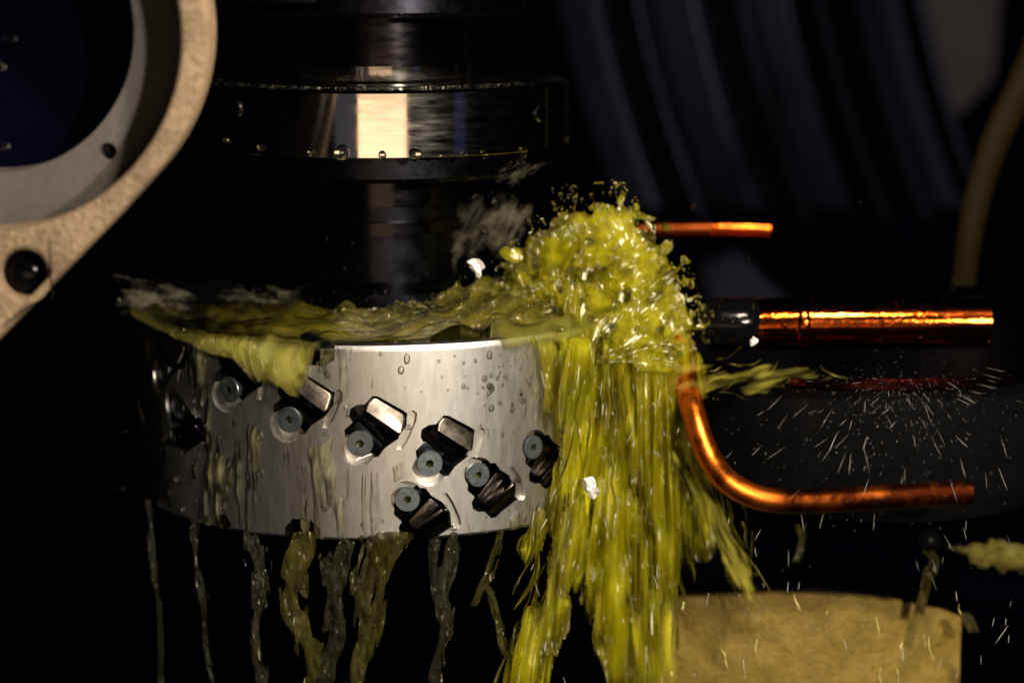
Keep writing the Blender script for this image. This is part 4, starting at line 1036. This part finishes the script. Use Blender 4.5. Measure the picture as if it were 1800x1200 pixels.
VE = [([(690, 520), (715, 440), (760, 370), (830, 340), (905, 338), (945, 372), (925, 420), (890, 450), (850, 455), (800, 500), (760, 530)], (0.55, -1.0), 0.040, -0.06, -0.15, 'grey brown veil of coolant mist whirled up beside the arbor'),
      ([(868, 318), (880, 290), (930, 272), (985, 262), (975, 285), (935, 305), (900, 316)], (1.0, -0.45), 0.03, 0.05, -0.50, 'thin veil of coolant flung against the underside of the flange'),
      ([(206, 545), (206, 508), (222, 492), (262, 488), (310, 498), (345, 520), (335, 545), (280, 552)], (1.0, 0.15), 0.055, 0.10, -0.30, 'grey foamy crest of coolant at the far left end of the cutter top'),
      ([(385, 528), (400, 510), (470, 508), (540, 512), (590, 522), (600, 540), (520, 545), (450, 540)], (1.0, 0.12), 0.05, 0.10, -0.30, 'pale foam bank on the swirl left of the arbor')]
for PP, (ux, uy), kT, bias_, Yd, lab in VE:
    l = math.hypot(ux, uy)
    def al(X, Y_): return (X * ux + Y_ * uy) / l, (-X * uy + Y_ * ux) / l
    def TT(X, Y_):
        a, b = al(X, Y_); e = edge_dist(PP, X + 10 * vnoise(st(X / 20, Y_ / 20, 3.0)), Y_ + 10 * vnoise(st(X / 20, Y_ / 20, 8.0)))
        return kT * np.clip(np.clip(e / 34, -1, 1) * 0.8 + (0.75 if PP[0][0] > 600 else 0.40) * fbm(st(b / 15, a / 55, 1.5), 4) + 0.2 * vnoise(st(b / 4, a / 16, 2.5)) + bias_ - 0.15, -0.2, 1.3)
    xs_ = [p[0] for p in PP]; ys_ = [p[1] for p in PP]
    o = sheet('coolant_veil', min(xs_) - 14, max(xs_) + 14, min(ys_) - 14, max(ys_) + 14, 1.7, lambda X, Y_: Yd + 0 * X, TT,
          lambda X, Y_: 0.02 * vnoise(st(al(X, Y_)[1] / 7, al(X, Y_)[0] / 26, 2.0)) + 0.012 * vnoise(st(X / 4.5, Y_ / 4.5, 2.0)), lambda X, Y_: st(al(X, Y_)[1] / 11, al(X, Y_)[0] / 60, 0.0), M['veil'], None)
    tag(o, lab, 'coolant')

def add_spheres(items, sub=1):
    bm = bmesh.new()
    for (x, y, z, r, sq) in items:
        bmesh.ops.create_icosphere(bm, subdivisions=sub, radius=r, matrix=Matrix.Translation((x, y, z)) @ Matrix.Diagonal((1, 1, sq, 1)))
    return bm
# --- film of coolant on the cutter wall
nu, nv_ = 760, 330
th = np.linspace(R(-88), R(62), nu); z = np.linspace(ZB + 0.004, -0.02, nv_)
TH, ZZ = np.meshgrid(th, z, indexing='ij'); U = TH * RB
wet = fbm(np.stack([U * 11, ZZ * 1.2, 0 * U], -1), 2) * 0.55 + fbm(np.stack([U * 52, ZZ * 7, 0 * U + 5], -1), 3) * 0.55
dd = np.degrees(TH)
bias = np.interp(dd, [-88, -70, -45, -34, -30, -22, -12, 0, 12, 24, 32, 40, 48, 62], [-0.5, -0.25, -0.1, 0.25, 0.2, -0.05, 0.1, -0.1, -0.1, -0.05, -0.1, 0.3, 0.7, 0.9])
for px_, py_, wd, amp in ((452, 800, 0.05, 0.45), (560, 770, 0.05, 0.5), (690, 820, 0.045, 0.5), (735, 900, 0.03, 0.3), (830, 820, 0.035, 0.4), (905, 900, 0.04, 0.45), (610, 860, 0.03, 0.3), (380, 850, 0.05, 0.3), (850, 640, 0.04, 0.2), (940, 700, 0.05, 0.3)):
    tq, zq = on_cyl(px_, py_, RB)
    bias = bias + amp * np.exp(-((TH - tq) * RB / wd)**2) * np.exp(-((ZZ - zq) / 0.17)**2)
thick = np.clip(wet + bias - 0.27, 0, None)
hh = 0.020 * np.clip(thick, 0, 0.9) * (1 + 0.6 * vnoise(np.stack([U * 60, ZZ * 10, 0 * U], -1))) 
dist_ok = np.ones_like(hh, bool)
for (pth, pz, mir, k) in places:
    cu = (TH - pth) * RB - 26 * S * k; cvv = (ZZ - pz) - (-1 if mir else 1) * 26 * S * k
    dist_ok &= ~((cu / 0.17)**2 + (cvv / 0.17)**2 < 1)
    cu2 = (TH - pth) * RB; cv2 = ZZ - pz
    dist_ok &= ~((cu2 / 0.075)**2 + (cv2 / 0.085)**2 < 1)
on = (hh > 0.00025) & dist_ok
rw = RB + np.where(on, hh, -0.0006)
V = np.stack([rw * np.sin(TH), -rw * np.cos(TH), ZZ], -1).reshape(-1, 3)
i = np.arange(nu - 1)[:, None] * nv_; j = np.arange(nv_ - 1)[None, :]
F = np.stack([i + j, i + nv_ + j, i + nv_ + j + 1, i + j + 1], -1).reshape(-1, 4)
F = F[on.reshape(-1)[F].any(1)]
used = np.unique(F); remap = -np.ones(len(V), int); remap[used] = np.arange(len(used))
o = from_np('coolant_film', V[used], remap[F], M['film'])
tag(o, 'thin yellowish film and beads of coolant running down the cutter wall', 'coolant', kind='stuff')

bd = []
for _ in range(230):
    if rng.random() < 0.35: px_, py_ = rng.normal(885, 30), rng.normal(670, 34)
    else: px_, py_ = rng.uniform(300, 975), rng.uniform(615, 930)
    tq, zq = on_cyl(px_, py_, RB)
    if zq < ZB + 0.02 or zq > -0.03: continue
    if any(((tq - pth) * RB / 0.13)**2 + ((zq - pz) / 0.13)**2 < 1 for pth, pz, _m, _k in places): continue
    bd.append((RB * math.sin(tq), -RB * math.cos(tq), zq, min(0.013, rng.exponential(0.0035) + 0.0025), rng.uniform(1.0, 1.8)))
o = from_bm('wall_beads', add_spheres(bd, 2), M['bead']); tag(o, 'small beads and bubbles of liquid clinging to the cutter wall', 'droplets', kind='stuff')

# --- separate streams hanging from the cutter's lower edge
streams = [  # points (px, py), radius px, clear or yellow, label
    ([(258, 890), (270, 980), (280, 1100), (287, 1230)], 5, 0, 'faint thin coolant stream hanging furthest left under the cutter'),
    ([(340, 925), (350, 1010), (362, 1120), (376, 1230)], 5, 0, 'faint thin stream, second from the left under the cutter'),
    ([(442, 950), (448, 1010), (452, 1080), (458, 1230)], 12, 0, 'straight coolant stream under the cutter left of its bottom notch'),
    ([(530, 950), (518, 1000), (522, 1060), (535, 1120), (545, 1230)], 22, 1, 'broad twisted stream pouring from the dark notch in the cutter rim'),
    ([(600, 965), (598, 1030), (585, 1100), (572, 1230)], 18, 0, 'grey ragged stream right of the broad twisted one'),
    ([(690, 950), (665, 1020), (645, 1110), (632, 1230)], 20, 1, 'yellow stream leaning left from below the lowest dark insert'),
    ([(655, 955), (650, 1000), (648, 1050), (636, 1120)], 13, 1, 'short yellow stream joining the leaning stream from its left'),
    ([(800, 950), (788, 1010), (778, 1060), (768, 1230)], 12, 0, 'forked clear stream under the cutter, right of the lowest insert'),
    ([(765, 960), (764, 1020), (772, 1070)], 8, 0, 'short clear stream meeting the forked stream from its left'),
    ([(885, 945), (868, 990), (845, 1030), (828, 1066)], 8, 1, 'thin yellow stream curving down left beside the coolant curtain'),
    ([(845, 1025), (868, 1060), (885, 1130), (905, 1180)], 7, 1, 'thin yellow stream bending right into the foot of the curtain'),
    ([(1625, 965), (1640, 985), (1630, 1020), (1620, 1082)], 9, 1, 'single curved stream falling from the black stud onto the ochre block'),
    ([(1400, 920), (1408, 950), (1398, 990)], 6, 1, 'short yellow stream dripping under the bent copper tube'),
    ([(1665, 1075), (1690, 1070), (1706, 1090), (1716, 1112)], 11, 0, 'clear lump of coolant running over the right end of ochre block'),
]
for pl, r, yel, lab in streams:
    Yd = -1.0 if pl[0][0] < 700 else -0.85
    if pl[0][0] < 1000:
        xx = at(pl[0][0], pl[0][1], -0.8).x; Yd = -math.sqrt(max(0.05, RB * RB - min(1.0, abs(xx))**2)) - 0.014
        if pl[0][1] < 1000: pl = [(pl[0][0], pl[0][1] - 16)] + pl[1:]
    if pl[0][0] > 1300: Yd = -0.42
    P = catmull([(x, y, 0) for x, y in pl], 90)
    sd = 13.7 * len(bpy.data.objects) % 97
    w0 = r * 1.25
    def TT(X, Y_):
        k = np.clip(np.interp(Y_, P[:, 1], P[:, 0]), -1e5, 1e5); tt = np.interp(Y_, P[:, 1], np.linspace(0, 1, 90))
        w = w0 * (1.05 - 0.35 * tt) * (1 + 0.45 * vnoise(st(Y_ / 42, sd, 0.5)) + 0.2 * vnoise(st(Y_ / 15, sd, 2.5)))
        xo = k + w0 * 0.35 * np.sin(Y_ / 30 + sd)
        e = (w - np.abs(X - xo)) / np.maximum(w, 2)
        inn_ = np.minimum((Y_ - P[0, 1]) / 22, (P[-1, 1] - Y_) / 12)
        n = 0.55 * fbm(st((X - k) / (w0 * 0.45) + sd, Y_ / 55, 1.0), 2) + 0.25 * vnoise(st((X - k) / 3.0, Y_ / 26, sd))
        core = np.clip(1 - np.abs(X - xo - w0 * 0.5 * np.sin(Y_ / 37 + sd * 2)) / np.maximum(0.30 * w0, 2.6), 0, 1)
        return 0.0040 * w0**0.8 * np.clip(np.maximum(np.clip(e, -1, 0.55) * 0.9 + n - 0.12, core * np.clip(e * 9, 0, 1)), -0.2, 1.3) * np.clip(inn_, 0, 1)
    x0_, x1_ = P[:, 0].min() - 2.2 * w0, P[:, 0].max() + 2.2 * w0
    o = sheet('coolant_stream', x0_, x1_, P[0, 1], P[-1, 1], 1.4, lambda X, Y_: Yd + 0 * X, TT,
              lambda X, Y_: 0.030 * vnoise(st(X / 7.0, Y_ / 22, sd)) + 0.012 * vnoise(st(X / 3.2, Y_ / 9, sd)), lambda X, Y_: st(X / 7 + sd, Y_ / 45, 0.0), M['stream'] if yel else M['stream_grey'], None)
    tag(o, lab, 'coolant stream', 'coolant streams')

# --- glinting drops thrown up round the arbor and over the nozzle
gd = []
for _ in range(120):
    q = rng.random()
    if q < 0.55: x, y, Yd = rng.uniform(560, 860), 530 - abs(rng.normal(0, 45)), -0.5 + rng.normal(0, 0.1)
    elif q < 0.8: x, y, Yd = rng.normal(1270, 45), rng.normal(545, 25), -0.46 + rng.normal(0, 0.03)
    else: x, y, Yd = rng.uniform(1150, 1780), rng.uniform(260, 640), -0.5 + rng.normal(0, 0.1)
    gd.append((x, y, Yd, min(4.5, 0.8 + rng.exponential(1.0)), 0.8, rng.uniform(0.9, 2.0)))
for _ in range(60):
    gd.append((rng.uniform(1250, 1720), rng.uniform(530, 600), -0.30 - 0.115, 0.6 + rng.exponential(0.7), 1, 1))
o = beads('flying_drops', gd, M['drop']); tag(o, 'tiny glinting drops thrown up round the arbor and the nozzle', 'droplets', kind='stuff')

# --- drops along the flange, on its top and on the tubes
def drop(p, r, lab, group, sz=(1, 1, 1.15), name='water_drop'):
    bm = bmesh.new(); bmesh.ops.create_icosphere(bm, subdivisions=3, radius=r, matrix=Matrix.Translation(p) @ Matrix.Diagonal((*sz, 1)))
    return tag(from_bm(name, bm, M['drop']), lab, 'water drop', group)
for px, py, r in ((400, 247, 5), (460, 259, 6), (548, 268, 6), (601, 269, 13), (672, 273, 7), (729, 272, 11), (772, 274, 4), (815, 273, 6), (852, 272, 7), (918, 267, 7), (995, 247, 5)):
    th_, z_ = on_cyl(px, py, 0.826)
    lab = {601: 'large drop at the left edge of the bright band on the flange', 672: 'small drop in the middle of the bright flange band', 729: 'large drop at the right edge of the bright flange band', 400: 'tiny drop on the lower flange edge nearest the beige casting', 460: 'tiny drop on the dark left part of the flange edge, second from the casting', 548: 'small drop on the flange edge just left of the dim grey band', 772: 'tiniest drop on the flange edge, first right of the bright band', 815: 'tiny drop on the flange edge, left of a close pair', 852: 'tiny drop on the flange edge, right of a close pair', 918: 'tiny drop on the flange edge where the mist veil begins', 995: 'tiny drop at the far right end of the flange edge'}.get(px, 'tiny water drop clinging to the lower edge of the flange')
    rr2 = r / FPX * 9.3
    drop(Vector((0.834 * math.sin(th_), -0.834 * math.cos(th_), z_)), rr2, lab, 'drops along the lower flange edge')
it = []
for _ in range(240):
    a = rng.uniform(R(-75), R(60)); rad_ = 0.74 + rng.normal(0, 0.02)
    it.append((rad_ * math.sin(a), -rad_ * math.cos(a), 0.994, rng.uniform(0.004, 0.011), 0.8))
tag(from_bm('flange_droplets', add_spheres(it, 2), M['drop']), 'row of tiny droplets standing on the wet top of the flange', 'droplets', kind='stuff')
# foam bubbles on the swirl
it = []
for _ in range(420):
    x = 420 + 170 * rng.beta(2.2, 1.2); y = 520 + (x - 420) * 0.09 + rng.normal(0, 7)
    p = at(x, y, -0.30 + rng.normal(0, 0.05)); it.append((p.x, p.y, p.z, rng.uniform(0.0025, 0.008), 1.0))
tag(from_bm('foam_bubbles', add_spheres(it, 2), M['drop']), 'patch of pale foam bubbles on the swirl left of the arbor', 'foam', kind='stuff')
LF = [(1668, 944), (1700, 956), (1740, 950), (1800, 957), (1840, 960), (1840, 1000), (1790, 1008), (1760, 1000), (1725, 992), (1690, 976)]
def TT(X, Y_):
    e = edge_dist(LF, X + 7 * vnoise(st(X / 16, Y_ / 16, 3.0)), Y_ + 7 * vnoise(st(X / 16, Y_ / 16, 8.0)))
    return 0.06 * np.clip(np.clip(e / 12, -1, 1) * 0.8 + 0.5 * fbm(st(X / 30, Y_ / 9, 1.5), 3) - 0.05, -0.2, 1.2)
o = sheet('ledge_foam', 1655, 1850, 930, 1020, 1.6, lambda X, Y_: -0.06 + 0 * X, TT, lambda X, Y_: 0.02 * fbm(st(X / 9, Y_ / 6, 2.0), 2), lambda X, Y_: st(X / 20, Y_ / 8, 0.0), M['foamy'], None)
tag(o, 'yellow frothy coolant lying on the ledge at the right edge', 'foam')

# --- spray: fine drops flung out over the work piece
def needles(items, seg=5):
    Vs, Fs, n0 = [], [], 0
    for p, q, r in items:
        path = np.array([p + (q - p) * t for t in (0, 0.3, 0.7, 1)])
        v, f = tube_np(path, np.array([0.15, 0.8, 1.0, 0.2]) * r, seg)
        Vs.append(v); Fs.append(f + n0); n0 += len(v)
    return np.vstack(Vs), np.vstack(Fs)
it = []
for _ in range(700):
    a = rng.uniform(R(-12), R(192)); d = abs(rng.normal(0, 1)) * 130 + rng.exponential(30)
    cx, cy = 1595 + rng.normal(0, 42), 662 + rng.normal(0, 16)
    x = cx + math.cos(a) * d * 1.25; y = cy + math.sin(a) * d * 0.95 + 0.0006 * d * d
    if not (1250 < x < 1850 and 600 < y < 1010): continue
    ln = rng.uniform(1, 5) + (rng.random() < 0.16) * rng.uniform(8, 38) * min(1, d / 100)
    a2 = a + rng.normal(0, 0.22); dx, dy = math.cos(a2), math.sin(a2) + 0.25
    Y = -0.75 + rng.normal(0, 0.15)
    p = np.array(at(x, y, Y)); q = np.array(at(x + dx * ln, y + dy * ln, Y - 0.05))
    it.append((p, q, rng.uniform(0.08, 0.30) * (1.8 if rng.random() < 0.12 else 1) / FPX * 9.5))
for _ in range(110):
    x, y = rng.uniform(900, 1780), rng.uniform(640, 1190); ln = rng.uniform(4, 34)
    if x < 1200 or y > 900:
        dx, dy = rng.normal(0, 0.3), 1
        Y = -1.0 + rng.normal(0, 0.08)
        p = np.array(at(x, y, Y)); q = np.array(at(x + dx * ln, y + dy * ln, Y))
        it.append((p, q, rng.uniform(0.2, 0.8) / FPX * 9.2))
V, F = needles(it)
fd = []
for _ in range(15):
    x, y = rng.uniform(1170, 1690), rng.uniform(1040, 1180)
    fd.append((x, y, -0.72 + rng.normal(0, 0.06), rng.normal(0.08, 0.2), 1, rng.uniform(8, 46), rng.uniform(0.7, 2.4), rng.normal(0, 0.1)))
o = fibres('falling_drops', fd, M['pale_drop'])
tag(o, 'stretched yellow drops falling in front of the ochre block', 'drops', kind='stuff')
o = quads_obj('spray_drops', V, F, M['spray'], None, 180)
tag(o, 'fine spray drops flung out in a fan over the dark work piece', 'spray', kind='stuff')

# --- bright metal chips caught in the coolant
def chip(px, py, Y, size, lab, seed):
    r_ = random.Random(seed); c = at(px, py, Y); bm = bmesh.new()
    bmesh.ops.create_icosphere(bm, subdivisions=2, radius=size * 0.5)
    for v in bm.verts:
        k_ = r_.uniform(0.55, 1.35); v.co = Vector((v.co.x * k_ * 0.8, v.co.y * 0.25 + 0.10 * size * math.sin(v.co.x / size * 9), v.co.z * k_ * 1.1))
    bmesh.ops.rotate(bm, matrix=Matrix.Rotation(r_.uniform(-0.9, 0.9), 3, 'Y'), verts=bm.verts)
    bmesh.ops.translate(bm, vec=c, verts=bm.verts)
    o = from_bm('metal_chip', bm, M['chip'], smooth=True, angle=20)
    return tag(o, lab, 'metal chip', 'bright metal chips')
chip(838, 470, -0.62, 0.07, 'white metal chip flying beside the arbor above the wave', 1)
chip(1038, 856, -0.90, 0.075, 'pale crumpled metal chip caught in the falling curtain', 2)
chip(1325, 600, -0.75, 0.036, 'small bright metal chip in front of the thick copper tube', 3)
